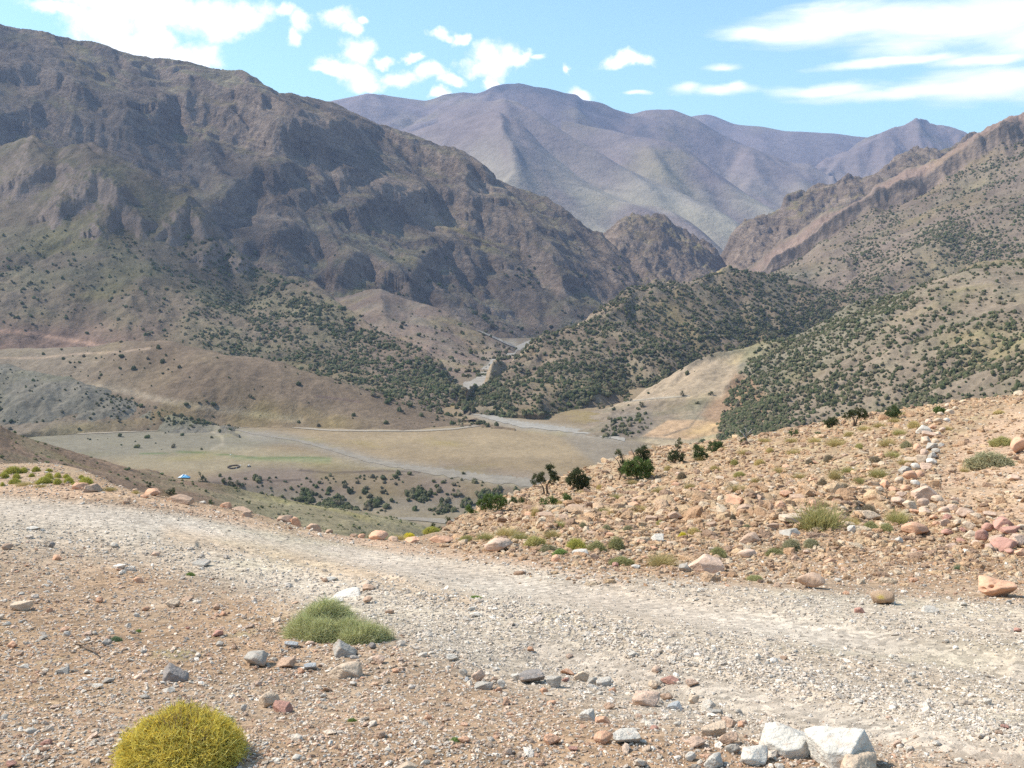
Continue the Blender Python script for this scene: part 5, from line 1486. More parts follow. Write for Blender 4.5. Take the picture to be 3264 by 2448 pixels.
# ---- yellow spiny cushion in the bottom left corner
x, y, z, s = fg_scale(169, 778)
y0 = y
Rr = 67 * s
lob = [(0, 0, 0, Rr, Rr * 0.92, 72 * s)]
lob = [(0, 0, 0, Rr * .93, Rr * 0.88, 53 * s), (-.42 * Rr, -.15 * Rr, 0, Rr * .58, Rr * .6, 50 * s), (.42 * Rr, -.1 * Rr, 0, Rr * .58, Rr * .6, 51 * s), (.05 * Rr, -.45 * Rr, 0, Rr * .55, Rr * .5, 42 * s), (-.1 * Rr, .2 * Rr, 0, Rr * .6, Rr * .5, 56 * s)]
V, Q_, C = cushion_mesh('c', lob, 24000, 0.046, 0.0018, [(0.66, 0.50, 0.09), (0.48, 0.40, 0.09)], [(1.0, 0.80, 0.17), (0.95, 0.76, 0.15), (0.78, 0.66, 0.15), (1.0, 0.88, 0.32)], 21, bend=(1.2, 0.0), spread=0.9, nseg=3, inner=0.84, incol=(0.17, 0.12, 0.05), clump=0.22)
root = empty('cushion_shrub', (x, y + Rr * 0.7, ground_z(FG, x, y + Rr * 0.7) - 0.02), 'domed bright yellow spiny cushion shrub at the bottom edge', 'shrub')
obj('foliage', poly_mesh('yellow_cushion', V, Q_, C, [M_blade]), parent=root)
r = np.random.RandomState(5)
P, N = dome_pts(900, r, [(0, 0, 0, Rr * 0.93, Rr * 0.86, 67 * s)])
V, Q_, C = ribbons_np(P * 0.5, P / np.linalg.norm(P, axis=1)[:, None], np.full(len(P), Rr * 0.5), np.full(len(P), 0.0018), (0.4, 0), 3, r, pick(r, [(0.16, 0.11, 0.07)], len(P)), pick(r, [(0.26, 0.19, 0.12)], len(P)))
obj('stem', poly_mesh('stems', V, Q_, C, [M_blade]), label='brown woody stems', parent=root)

# ---- large green bush
x, y, z, s = fg_scale(333, 642)
gz = ground_z(FG, x, y + 0.12)
def LB(px, py, rpx, hpx, dy=0.0):
    return ((px - 333) * s, dy, 0, rpx * s, rpx * s * 0.95, hpx * s)
lob = [LB(298, 0, 17, 20, 0.03), LB(308, 0, 17, 27, 0.14), LB(319, 0, 16, 30, 0.2), LB(318, 0, 19, 20, -0.03), LB(333, 0, 12, 22, 0.2), LB(348, 0, 14, 19, 0.0), LB(352, 0, 14, 14, -0.10), LB(367, 0, 15, 17, -0.06), LB(381, 0, 9, 8, 0.0)]
V, Q_, C = cushion_mesh('b', lob, 34000, 0.12, 0.0016, [(0.36, 0.35, 0.16), (0.42, 0.40, 0.2)], [(0.76, 0.74, 0.38), (0.62, 0.64, 0.30), (0.84, 0.80, 0.50), (0.56, 0.58, 0.28)], 23, bend=(0.45, 0.1), spread=0.75, inner=0.70, clump=0.16, depth=0.5, incol=(0.12, 0.12, 0.05))
root = empty('green_bush', (x, y + 0.1, gz - 0.01), 'large soft green bush of several rounded lobes beside the gravel road', 'bush')
obj('foliage', poly_mesh('green_bush', V, Q_, C, [M_blade]), parent=root)
V, Q_, C = ribbons_np(np.tile([[0.0, 0.05, 0.0]], (500, 1)) + r.normal(size=(500, 3)) * [0.16, 0.05, 0.01], (lambda v: v / np.linalg.norm(v, axis=1)[:, None])(np.abs(r.normal(size=(500, 3))) * [0, 0, 1] + r.normal(size=(500, 3)) * [.9, .6, 0] + [0, 0, .3]), np.full(500, 0.15), np.full(500, 0.0018), (0.3, 0), 3, r, pick(r, [(0.2, 0.15, 0.1)], 500), pick(r, [(0.3, 0.25, 0.16)], 500))
obj('stem', poly_mesh('stems', V, Q_, C, [M_blade]), label='thin grey-brown stems', parent=root)

# ---- tufts and small cushions; shared meshes in unit size (radius 1, height about 1)
TM = {}


def tuft_mesh(kind, v):
    k = (kind, v)
    if k in TM: return TM[k]
    r = np.random.RandomState(600 + v * 7 + len(kind))
    if kind == 'grass':      # upright straw tuft
        n = 750
        P0 = r.normal(size=(n, 3)) * [0.36, 0.34, 0.0]
        D = P0 * 1.1 + r.normal(size=(n, 3)) * 0.32 + [0, 0, 1.0]; D[:, 2] = np.abs(D[:, 2]); D /= np.linalg.norm(D, axis=1)[:, None]
        V, Q_, C = ribbons_np(P0, D, r.uniform(0.45, 1.15, n), np.full(n, 0.014), (0.45, -0.35), 3, r, pick(r, [(0.62, 0.60, 0.50)], n), pick(r, [(1, 0.98, 0.85), (0.85, 0.9, 0.75)], n))
    else:                    # low spiny cushion
        lob = [(0, 0, 0, 0.7, 0.7, 0.72), (0.5, 0.1, 0, 0.45, 0.5, 0.5 + .1 * (v % 2)), (-0.5, -0.1, 0, 0.48, 0.5, 0.45), (-.1, .3, 0, .5, .5, .65)]
        V, Q_, C = cushion_mesh('t', lob, 1700, 0.42, 0.018, [(0.75, 0.75, 0.65)], [(1.1, 1.1, 1.0), (0.9, 0.95, 0.75), (1.2, 1.15, .95)], 700 + v, inner=0.72, incol=(0.5, 0.45, 0.35), spread=0.8, clump=0.2, depth=.5)
    TM[k] = poly_mesh(kind + '_tuft', V, Q_, C, [M_blade])
    return TM[k]


PC = dict(straw=(0.62, 0.50, 0.27), sg=(0.50, 0.45, 0.22), green=(0.42, 0.395, 0.22), grey=(0.41, 0.375, 0.26), yellow=(0.74, 0.64, 0.10), yg=(0.50, 0.47, 0.15), purple=(0.36, 0.29, 0.23), bright=(0.30, 0.38, 0.15), blue=(0.26, 0.33, 0.22))
PNAME = dict(straw='straw-coloured', sg='straw and green', green='green', grey='grey-green', yellow='bright yellow', yg='yellow-green', purple='brownish', bright='bright green', blue='bluish green')


def put_tuft(px, py, w_, h_, ck, kind, label, group=None, name=None, p=FG):
    x, y, z = hit(p, px, py + h_ * 0.42)
    s = y / F
    o = obj(name or ('grass_tuft' if kind == 'grass' else 'cushion_plant'), tuft_mesh(kind, rnd.randrange(4)), label, 'grass tuft' if kind == 'grass' else 'shrub', group)
    R_ = w_ * s * 0.5
    o.location = (x, y + R_ * 0.3, z - 0.02 * R_)
    o.scale = (R_, R_ * 0.9, max(h_ * s, R_ * 0.45) * (0.95 if kind == 'grass' else 1.0))
    o.rotation_euler = (0, 0, rnd.uniform(0, 6.28))
    c = PC[ck]; k = rnd.uniform(0.88, 1.1) * (1.15 if kind == 'cushion' else 1.15)
    o.color = (c[0] * k, c[1] * k, c[2] * k, 1)
    return o


TUFTS = [
    (822, 516, 44, 32, 'sg', 'grass', 'tallest straw and green grass bush, in the middle of the slope foot'),
    (993, 459, 50, 19, 'grey', 'cushion', 'wide grey-green bush on bare ground right of the tumbled wall'),
    (1004, 441, 28, 12, 'sg', 'cushion', 'straw and green bush beside the orange-pink outcrop at the right edge'),
    (662, 560, 31, 14, 'straw', 'grass', 'broad straw grass tuft just left of the grey rock and large boulder'),
    (622, 561, 28, 10, 'green', 'cushion', 'flat green plant by the road left of the broad straw tuft'),
    (577, 544, 28, 14, 'yg', 'cushion', 'left one of the row of low green cushion plants above the pale slab'),
    (597, 546, 24, 13, 'green', 'cushion', 'middle one of the row of low green cushion plants above the pale slab'),
    (616, 543, 24, 16, 'green', 'cushion', 'right, darkest one of the row of low green cushion plants above the pale slab'),
    (560, 552, 18, 8, 'bright', 'cushion', 'small fresh green patch left of the pale slab'),
    (683, 535, 11, 8, 'yellow', 'cushion', 'tiny bright yellow cushion among the rubble of the slope'),
    (719, 552, 24, 12, 'green', 'cushion', 'green and straw bush left of the smooth pinkish boulder'),
    (775, 552, 22, 10, 'green', 'cushion', 'low green bush right of the smooth pinkish boulder'),
    (792, 545, 28, 14, 'grey', 'cushion', 'grey-green bush at the slope foot below the tallest straw bush'),
    (812, 543, 22, 10, 'grey', 'cushion', 'paler grey bush right of the grey-green one at the slope foot'),
    (872, 526, 22, 12, 'green', 'cushion', 'dull green bush right of the small bright white stone'),
    (887, 527, 20, 10, 'green', 'cushion', 'low green bush in front of the large orange-pink boulder'),
    (899, 517, 24, 17, 'sg', 'grass', 'straw and green tuft just above the large orange-pink boulder'),
    (870, 509, 20, 12, 'purple', 'cushion', 'brownish dry bush behind the slanted slab'),
    (755, 578, 22, 6, 'green', 'cushion', 'flat green plant between the brownish pink and the rounded boulder'),
    (958, 567, 7, 8, 'blue', 'grass', 'single dark bluish green plant on the road edge below the wall'),
    (115, 639, 14, 6, 'blue', 'cushion', 'small bluish green creeping plant above the dry twig'),
    (138, 631, 9, 3, 'bright', 'cushion', 'tiny bright green seedling patch above the bluish green plant'),
    (190, 574, 11, 4, 'bright', 'cushion', 'thin strip of bright green beside the grey slabs by the road'),
    (455, 740, 14, 5, 'bright', 'cushion', 'small green grass patch left of the orange stone near the bottom edge'),
    (352, 720, 10, 4, 'bright', 'cushion', 'tiny green patch on the gravel above the orange-brown domed stone'),
    (476, 597, 12, 3, 'bright', 'cushion', 'thin green patch at the end of the sandy strip in the road'),
    (431, 529, 19, 8, 'yg', 'cushion', 'yellow-green cushion on the lip where road and slope meet'),
    (409, 533, 16, 7, 'yellow', 'cushion', 'yellow cushion on the verge left of the yellow-green one'),
    (400, 537, 14, 6, 'straw', 'grass', 'wispy dry grass left of the yellow cushion on the verge'),
    (377, 531, 18, 9, 'straw', 'grass', 'wispy dry grass behind the tall orange crumbling rock'),
    (493, 546, 10, 6, 'yg', 'cushion', 'small yellow-green cushion left of the white-topped boulder'),
    (466, 539, 22, 8, 'sg', 'cushion', 'straw and green cushion on the slope foot beyond the pinkish bank'),
    (485, 537, 20, 8, 'sg', 'grass', 'straw and green grass above the white-topped boulder'),
    (507, 532, 22, 10, 'straw', 'grass', 'straw grass at the left end of the slope'),
    (521, 537, 22, 11, 'sg', 'grass', 'straw and green grass right of the straw grass at the left end of the slope'),
    (535, 541, 24, 12, 'sg', 'cushion', 'straw and green cushion plant two places left of the green row'),
    (552, 534, 18, 9, 'straw', 'grass', 'straw tuft above the cushion plants at the slope foot'),
    (548, 548, 20, 8, 'grey', 'cushion', 'grey-green cushion touching the left of the fresh green patch'),
]
for (px, py, w_, h_, ck, kd, lab) in TUFTS:
    put_tuft(px, py, w_, h_, ck, kd, lab)
for (px, py, w_, h_) in [(12, 470, 20, 9), (23, 470, 11, 7), (3, 475, 11, 7), (35.5, 469, 10, 6), (48.5, 470, 8, 4), (48, 476, 12, 8), (43, 480, 17, 8), (57, 475, 10, 6), (66, 476, 9, 5), (57, 481, 12, 7), (68, 480, 13, 7), (85, 481, 19, 10), (81, 477, 9, 5), (16, 476, 11, 6), (14, 481, 17, 6), (2, 484, 6, 5), (31, 475, 8, 4), (74, 484, 9, 4)]:
    put_tuft(px, py, w_, h_ * 1.1, 'yg', 'cushion', 'rounded yellow-green cushion on the bank beyond the road, at the left edge', 'yellow-green cushions on the bank beyond the road')
for (px, py, w_, h_) in [(24, 484, 18, 4), (108, 489, 14, 4), (135, 492, 8, 4), (40, 486, 12, 3)]:
    put_tuft(px, py, w_, h_, 'straw', 'grass', 'short dry grass on the far verge near the yellow-green cushions', 'dry grass on the far verge')
SM = [(888, 442, 17, 9, 'straw'), (837, 442, 19, 8, 'straw'), (907, 444, 13, 7, 'grey'), (893, 454, 15, 7, 'sg'), (876, 459, 14, 7, 'purple'), (836, 474, 15, 10, 'straw'), (880, 473, 20, 9, 'sg'), (823, 482, 10, 9, 'purple'), (915, 424, 17, 7, 'straw'),
      (830, 458, 15, 7, 'purple'), (849, 470, 14, 7, 'sg'), (816, 440, 15, 6, 'straw'), (738, 488, 17, 7, 'straw'), (682, 475, 11, 8, 'purple'), (658, 490, 13, 6, 'straw'), (616, 497, 12, 6, 'sg'), (613, 512, 13, 7, 'straw'), (733, 517, 9, 8, 'purple'),
      (603, 511, 11, 7, 'sg'), (535, 511, 8, 12, 'straw'), (607, 527, 11, 6, 'grey'), (695, 531, 15, 8, 'straw'), (854, 522, 14, 9, 'straw'), (583, 525, 10, 7, 'grey'), (780, 470, 14, 6, 'straw'), (760, 462, 14, 6, 'straw'), (735, 462, 12, 6, 'sg'), (715, 468, 12, 6, 'straw'),
      (700, 458, 12, 5, 'straw'), (745, 452, 14, 5, 'straw'), (770, 450, 12, 5, 'straw'), (795, 452, 14, 6, 'straw'), (810, 462, 12, 6, 'purple'), (792, 440, 13, 5, 'straw'), (765, 440, 12, 4, 'straw'), (850, 434, 14, 5, 'straw'), (865, 428, 13, 5, 'straw'), (880, 425, 12, 5, 'straw'),
      (895, 420, 12, 5, 'straw'), (905, 414, 12, 4, 'straw'), (860, 446, 12, 6, 'sg'), (668, 468, 12, 5, 'straw'), (650, 474, 11, 5, 'straw'), (632, 482, 11, 5, 'straw'), (720, 448, 11, 4, 'straw'), (700, 447, 10, 4, 'straw'), (740, 474, 13, 6, 'sg'), (757, 480, 12, 5, 'straw'),
      (800, 476, 12, 6, 'straw'), (860, 480, 13, 6, 'sg'), (845, 486, 11, 6, 'purple'), (600, 487, 10, 5, 'straw'), (580, 493, 10, 5, 'straw'), (560, 503, 9, 5, 'straw'), (690, 486, 12, 6, 'straw'), (640, 508, 12, 6, 'straw'), (560, 524, 12, 7, 'sg'), (660, 523, 12, 6, 'sg'), (747, 527, 12, 6, 'grey'), (628, 528, 12, 6, 'grey'),
      (905, 462, 12, 6, 'straw'), (900, 432, 13, 6, 'sg'), (948, 428, 9, 4, 'straw'), (1000, 412, 14, 4, 'straw'), (965, 470, 8, 4, 'straw')]
for (px, py, w_, h_, ck) in SM:
    band = 'upper part of the stony slope' if py < 475 else 'middle of the stony slope'
    kd = 'cushion' if ck in ('purple', 'grey') or rnd.random() < 0.25 else 'grass'
    put_tuft(px, py, w_, h_ * 1.15, ck, kd, 'small %s %s among stones in the %s' % (PNAME[ck], 'cushion plant' if kd == 'cushion' else 'grass tuft', band), '%s %s in the %s' % (PNAME[ck], 'cushions' if kd == 'cushion' else 'tufts', band))

# ---- dry twig on the ground
def tube(bm, pts, rad, sides=6):
    rings = []
    for i, (p, r_) in enumerate(zip(pts, rad)):
        p = Vector(p)
        d = (Vector(pts[min(i + 1, len(pts) - 1)]) - Vector(pts[max(i - 1, 0)])).normalized()
        a = d.orthogonal().normalized(); b = d.cross(a)
        rings.append([bm.verts.new(p + (a * math.cos(2 * math.pi * k / sides) + b * math.sin(2 * math.pi * k / sides)) * r_) for k in range(sides)])
    for A_, B_ in zip(rings[:-1], rings[1:]):
        for k in range(sides):
            # match ring starts roughly by index
            bm.faces.new((A_[k], A_[(k + 1) % sides], B_[(k + 1) % sides], B_[k]))
    for rg in (rings[0], rings[-1]):
        try: bm.faces.new(rg)
        except ValueError: pass


def bm_obj(name, bm, mat, **kw):
    me = bpy.data.meshes.new(name); bmesh.ops.recalc_face_normals(bm, faces=bm.faces[:]); bm.to_mesh(me); bm.free()
    me.materials.append(mat)
    for p_ in me.polygons: p_.use_smooth = True
    return obj(name, me, **kw)


bm = bmesh.new()
pts = []
for px, py in [(73, 645.5), (80, 648), (86, 650.5), (92, 653), (98, 657)]:
    x, y, z = hit(FG, px, py); pts.append((x, y, z + 0.018))
tube(bm, pts, [0.003, 0.006, 0.007, 0.006, 0.003])
x, y, z = hit(FG, 92, 650)
tube(bm, [pts[1], (pts[2][0] + 0.02, pts[2][1] + 0.02, pts[2][2] + 0.02), (x, y, z + 0.03)], [0.005, 0.004, 0.002])
bm_obj('twig', bm, M_bark, label='dry brown forked twig lying on bare ground below the bluish green plant', cat='twig')


# ------------------------------------------------------------------ junipers on the lip of the slope
def juniper(base, lobes, trunks, label, depth=None, green=(0.085, 0.115, 0.045), dens=9.0, dead=False, seed=1, p=FG, leaf=1.15, name='juniper_tree', cat='tree', group=None):
    """lobes (px,py,rx,ry) and trunks [(px,py,half width px)...] are placed at the tree's own distance"""
    r = np.random.RandomState(seed)
    x0, y0, z0 = hit(p, *base)
    s = y0 / F
    root = empty(name, (x0, y0, z0), label, cat, group)

    def L(px, py, dy=0.0):
        return np.array([(px - base[0]) * s, dy, (base[1] - py) * s])
    if trunks:
        bm = bmesh.new()
        for i, tr in enumerate(trunks):
            pts = []
            for j, (px, py, w_) in enumerate(tr):
                pts.append(tuple(L(px, py, (0.35 * s * j * (1 if i % 2 else -1))) + (np.array([0, 0, -0.12]) if j == 0 and abs(py - base[1]) < 4 else 0)))
            tube(bm, pts, [w_ * s for (_, _, w_) in tr], 7)
        bm_obj('trunk', bm, M_deadwood if dead else M_bark, parent=root)
    if lobes:
        Vs, Qs, Cs = [], [], []; off = 0
        for (px, py, rx, ry) in lobes:
            n = int(dens * rx * ry * 3.1)
            ctr = L(px, py, r.uniform(-0.25, 0.25) * rx * s)
            # small clumps through the lobe's volume
            nc_ = max(5, n // 26)
            v = r.normal(size=(nc_, 3)); v /= np.linalg.norm(v, axis=1)[:, None]
            v *= (r.uniform(0.25, 1.0, nc_) ** 0.45)[:, None]
            cc = ctr + v * [rx * s, rx * s * 0.85, ry * s]
            k = r.randint(0, nc_, n)
            P = cc[k] + r.normal(size=(n, 3)) * leaf * s * 0.75
            D = v[k] + r.normal(size=(n, 3)) * 0.6 + [0, 0, 0.35]; D /= np.linalg.norm(D, axis=1)[:, None]
            cl_ = r.uniform(0.72, 1.25, nc_)[k]
            ct = np.array(green) * cl_[:, None] * r.uniform(0.8, 1.2, n)[:, None]
            V, Q_, C = ribbons_np(P, D, leaf * s * r.uniform(0.7, 1.5, n), np.full(n, leaf * s * 0.36), (0.3, 0.0), 1, r, ct * 0.85, ct * np.array([1.15, 1.15, 1.0]))
            Vs.append(V); Qs.append(Q_ + off); Cs.append(C); off += len(V)
        obj('crown', poly_mesh('crown', np.concatenate(Vs), np.concatenate(Qs), np.concatenate(Cs), [M_leaf]), parent=root)
    return root


BR = (0.175, 0.235, 0.085); MD = (0.13, 0.165, 0.075); DK = (0.115, 0.13, 0.07)
juniper((546, 494), [(535, 480, 4, 3.5), (538, 476, 4, 3), (542, 475, 3.5, 3), (548, 466, 3, 3), (551, 468, 3, 4), (553, 473, 3.5, 3.5), (552, 479, 4, 4), (556, 478, 3, 3), (544, 479, 3, 3)],
        [[(545, 494, 1.1), (543, 487, 0.8), (540, 482, 0.6), (536, 480, 0.4)], [(548, 493, 1.4), (546.5, 486, 1.0), (550, 480, 0.7), (552, 473, 0.4)], [(543, 487, 0.6), (536, 486, 0.4), (534, 487, 0.3)]],
        'juniper with two bare slanting trunks and ragged crown, leftmost tall one on the slope edge', green=DK, seed=11)
juniper((578, 491), [(577, 474, 8, 6), (572, 480, 7, 5), (583, 480, 7, 6), (578, 484, 7, 5), (576, 471, 3, 3), (585, 489, 5, 5), (580, 492, 4, 3), (584, 484, 5, 4)], [[(579, 493, 1.2), (578, 486, 0.9), (577, 478, 0.5)]],
        'dense dark round juniper right of the two-trunked one', green=DK, seed=12, dens=11)
juniper((548, 506), [(544, 502, 4.5, 3.5), (551, 500, 4, 3.5), (555, 502, 3, 2.5), (546, 506, 3, 2)], [[(548, 507, .5), (548, 503, .3)]], 'low bright green shrub below the two-trunked juniper', green=BR, seed=13, name='shrub', cat='shrub')
juniper((567, 501), [(566, 497, 3.5, 3.5), (569, 499, 3.5, 2.5)], [[(567, 502, .4), (567, 498, .3)]], 'small green shrub below the dense dark round juniper', green=BR, seed=14, name='shrub', cat='shrub')
juniper((516, 503), [(514, 500, 4, 2.5), (520, 500, 4, 2.2), (509, 502, 3, 2)], [[(515, 504, .4), (515, 500, .3)]], 'flat green shrub at the lip of the slope left of the low bright shrub', green=MD, seed=15, name='shrub', cat='shrub')
juniper((636, 478), [(643, 448, 3.5, 4.5), (646, 454, 4, 5), (642, 457, 4, 4), (638, 452, 2.5, 4), (648, 461, 3, 4), (617, 451, 2.0, 3), (620, 455, 1.4, 2.2), (622, 463, 3, 3), (621, 470, 3, 4), (634, 462, 3, 2.5)],
        [[(619, 476, .9), (622, 470, .8), (625, 463, 0.7), (620, 455, 0.5), (615, 449, 0.35)], [(638, 470, 1.1), (637, 462, 0.8), (634, 455, 0.5), (630, 447, 0.3)], [(640, 472, 1.1), (643, 460, 0.8), (645, 449, 0.4)], [(622, 470, .7), (617, 460, .4), (612, 455, .25)], [(638, 460, .6), (641, 450, .4), (640, 443, .25)]],
        'tall half-dead juniper with bare jutting branches behind the bright green one', green=DK, seed=16)
juniper((638, 480), [(628, 466, 6, 6), (637, 463, 7, 6), (646, 466, 6, 6), (632, 472, 6, 5), (643, 473, 7, 5), (649, 469, 4, 4), (625, 470, 4, 4), (636, 470, 6, 4)], [[(637, 481, 1.6), (636.5, 475, 1.3), (634, 468, 0.8)], [(636.5, 475, 1.0), (641, 468, 0.6)]],
        'bright green bushy juniper with a thick pale trunk, largest on the slope edge', green=BR, seed=17, dens=11)
juniper((675, 463), [(671, 459, 4, 3.5), (678, 459, 4.5, 4), (676, 453, 3, 3), (672, 453, 3, 3), (678, 446, 1.8, 2.5), (679, 441, 2.2, 2.5), (683, 456, 2.5, 2.5)], [[(674, 463, 1), (676, 454, .7), (678, 446, .5), (679, 441, .3)]],
        'juniper with a thin tuft above its crown, right of the largest one', green=DK, seed=18)
juniper((700, 460), [(699, 452, 5, 5.5), (696, 449, 3, 3.5), (703, 456, 4.5, 3.5), (697, 456, 4, 3)], [[(700, 460, .7), (699, 454, .5)]], 'compact conical green juniper in the middle of the slope edge', green=MD, seed=19)
juniper((716, 451), [(714, 446, 6, 3.5), (719, 446, 4.5, 3.8), (713, 449, 5, 2), (716, 443, 4, 2.5), (707, 449, 2.5, 1.5)], [[(716, 452, .7), (715, 446, .5)]], 'low spreading green juniper just right of the compact conical one', green=MD, seed=20)
juniper((748, 444), [(743, 441, 2.5, 2.5), (748, 436, 1.5, 1.2), (740, 434, 1.5, 1.2)], [[(747, 445, 1.1), (746, 438, 0.9), (742, 433, 0.6), (739, 430, 0.3)], [(746, 438, .8), (749, 432, .5), (752, 429, .3)], [(746, 437, .6), (746, 430, .4), (744, 427, .25)], [(749, 433, .4), (753, 432, .2)], [(743, 434, .4), (738, 434, .2)]],
        'dead whitish tree with bare forked branches on the slope edge', green=DK, dead=True, seed=22, name='dead_tree')
juniper((794, 436), [(794, 432, 4.5, 3)], [[(794, 437, .4), (794, 432, .3)]], 'small dark green shrub right of the dead whitish tree', green=MD, seed=23, name='shrub', cat='shrub')
juniper((819, 438), [(819, 434.5, 3.2, 2.6)], [[(819, 438, .4), (819, 434, .3)]], 'tiny green shrub second right of the dead whitish tree', green=MD, seed=24, name='shrub', cat='shrub')
juniper((832, 427), [(831, 421, 6, 4), (835, 423, 4, 3), (828, 424, 3, 3)], [[(832, 428, .6), (832, 422, .4)]], 'dark green juniper bush left of the fork-trunked tree', green=DK, seed=25)
juniper((855, 426), [(848, 414, 4, 3), (854, 411, 5, 3), (861, 412, 4.5, 3.5), (864, 416, 3.5, 3), (857, 416, 4, 2), (846, 417, 3, 2)], [[(854, 426, 1.0), (854, 420, .8), (850, 414, .5)], [(855, 425, .9), (857, 418, .6), (861, 413, .4)]],
        'spreading tree with a forked reddish trunk near the top of the slope edge', green=(0.10, 0.11, 0.055), seed=26, dens=8)
juniper((861, 425), [(861, 423.5, 2.5, 1.8)], [[(861, 426, .3), (861, 423, .2)]], 'tiny bright green shrub at the foot of the fork-trunked tree', green=BR, seed=27, name='shrub', cat='shrub')
juniper((893, 419), [(893, 413, 6.5, 5), (889, 415, 4, 3.5), (897, 414, 3.5, 3), (893, 409, 3, 2.5)], [[(893, 420, .6), (893, 414, .4)]], 'rounded green juniper standing alone near the top of the slope edge', green=MD, seed=28)
juniper((940, 414), [(940, 410, 5, 3.8), (937, 411, 3.5, 2.5)], [[(940, 415, .5), (940, 411, .3)]], 'small green juniper beside the far end of the tumbled wall', green=BR, seed=29)
juniper((492, 511), [(482, 502, 6, 4), (490, 498, 7, 4), (500, 499, 6, 4), (487, 507, 6, 3), (496, 505, 8, 4), (505, 503, 4, 3)], [[(492, 512, .7), (491, 504, .5)]], 'wide bright green juniper bush at the left end of the slope edge', green=BR, seed=30)
juniper((471, 514), [(470, 509, 3.5, 4), (474, 512, 3, 2.5)], [[(471, 515, .4), (471, 510, .3)]], 'small green shrub left of the wide bright juniper bush', green=BR, seed=31, name='shrub', cat='shrub')
juniper((449, 523), [(448, 519, 2.5, 4), (450, 521, 2, 2)], [[(449, 524, .3), (449, 519, .3)]], 'small dark upright shrub at the lower left of the slope edge', green=DK, seed=32, name='shrub', cat='shrub')
juniper((435, 528), [(435, 524, 4, 4), (438, 526, 3, 2)], [[(435, 528, .3), (435, 524, .3)]], 'dark shrub just behind the yellow-green cushion on the lip', green=DK, seed=33, name='shrub', cat='shrub')
# on the brown slope beyond the road and on the terrace behind it
NBP = PATCH['near_brown_slope']
for i, (px, py, w_, h_, lab) in enumerate([(4, 466, 9, 5, 'dark green shrub behind the cushions at the left edge'), (149, 484, 5, 5, 'small bare dark shrub on the brown slope below the blue tent'),
                                           (171, 491, 8, 6, 'dark green shrub behind the long brown rock on the verge'), (211, 503, 6, 4, 'dark green shrub hugging the verge by the pointed pink rock'), (194, 504, 6, 3, 'small dark shrub at the right end of the long brown rock'), (65, 467, 9, 7, 'greyish bush on the brown slope above the cushions')]):
    juniper((px, py + h_ / 2), [(px, py, w_ / 2, h_ / 2), (px + 1, py + 1, w_ / 2.5, h_ / 3)], [[(px, py + h_ / 2, .3), (px, py, .2)]], lab, green=DK if i != 5 else (0.2, 0.19, 0.13), seed=50 + i, p=NBP, name='shrub', cat='shrub', leaf=.8)
juniper((203, 483), [(200, 473, 1.2, 2), (202, 477, 1.8, 2), (204, 479, 2.5, 2.2), (201, 481, 2.2, 2), (206, 480, 1.5, 2)], [[(204, 484, .5), (202, 478, .4), (200, 473, .2)]], 'slim dark tree with a leaning top right of the blue tent', green=DK, seed=60, p=PM, leaf=.8)
for i, (px, py) in enumerate([(224, 480), (229, 482), (233, 484), (238, 483)]):
    juniper((px, py + 5), [(px, py, 1.6, 2.6), (px + .8, py + 2, 1.8, 2)], [[(px, py + 5, .35), (px, py, .2)]], 'one of four slim dark trees in the ravine right of the leaning tree', green=DK, seed=62 + i, p=PM, leaf=.8, group='slim trees in the ravine')
for i, (px, py, w_, h_, lab) in enumerate([(626, 396, 6, 6, 'round dark tree at the upper edge of the pale fields'), (682, 393, 4, 6, 'tree with a visible stem beside the pale field track'), (710, 393, 6, 4, 'low dark bush right of the stemmed field tree'), (642, 404, 5, 6, 'dark bush on the slope below the pale field track'),
                                           (640, 421, 3.5, 4, 'yellow-leaved bush in the dark gully between the fields'), (697, 402, 4, 4, 'small dark bush at the foot of the field boundary'), (601, 387, 8, 6, 'dark tree clump at the mouth of the side valley')]):
    juniper((px, py + h_ / 2), [(px, py, w_ / 2, h_ / 2.2), (px + .7, py + .8, w_ / 2.4, h_ / 3)], [[(px, py + h_ / 2 + .5, .35), (px, py, .2)]], lab, green=(0.30, 0.30, 0.07) if i == 4 else DK, seed=80 + i, p=PRH, leaf=.7)

# ------------------------------------------------------------------ blue tent, corral and camp things on the terrace
def simple_mat(name, col, rough=0.7):
    m = bpy.data.materials.new(name); m.use_nodes = True
    t = NT(m.node_tree)
    co = t.n('ShaderNodeTexCoord').outputs['Object']
    f = t.lin(t.noise(co, 3.0, 4, 0.6), 0.3, 0.7, 0.85, 1.1)
    c = t.mix(1.0, (*col, 1), t.n('ShaderNodeCombineColor', {0: f, 1: f, 2: f}).outputs[0], 'MULTIPLY')
    t.n('ShaderNodeOutputMaterial', {0: t.n('ShaderNodeBsdfPrincipled', {'Base Color': c, 'Roughness': rough}).outputs[0]})
    return m


M_blue = simple_mat('blue_canvas', (0.12, 0.38, 0.62)); M_white = simple_mat('white_canvas', (0.85, 0.88, 0.9)); M_black = simple_mat('dark_canvas_and_opening', (0.03, 0.03, 0.03))
x, y, z = hit(PM, 184, 478); s = y / F
root = empty('tent', (x, y, z), 'low blue and white ridge tent pitched on the terrace in the valley', 'tent')
W2 = 5.8 * s; Ht = 4.0 * s


def sheet(name, pts, faces, mat, parent):
    me = bpy.data.meshes.new(name); me.from_pydata([tuple(p) for p in pts], [], faces); me.materials.append(mat)
    o = obj(name, me, parent=parent)
    md = o.modifiers.new('thick', 'SOLIDIFY'); md.thickness = 0.08
    return o


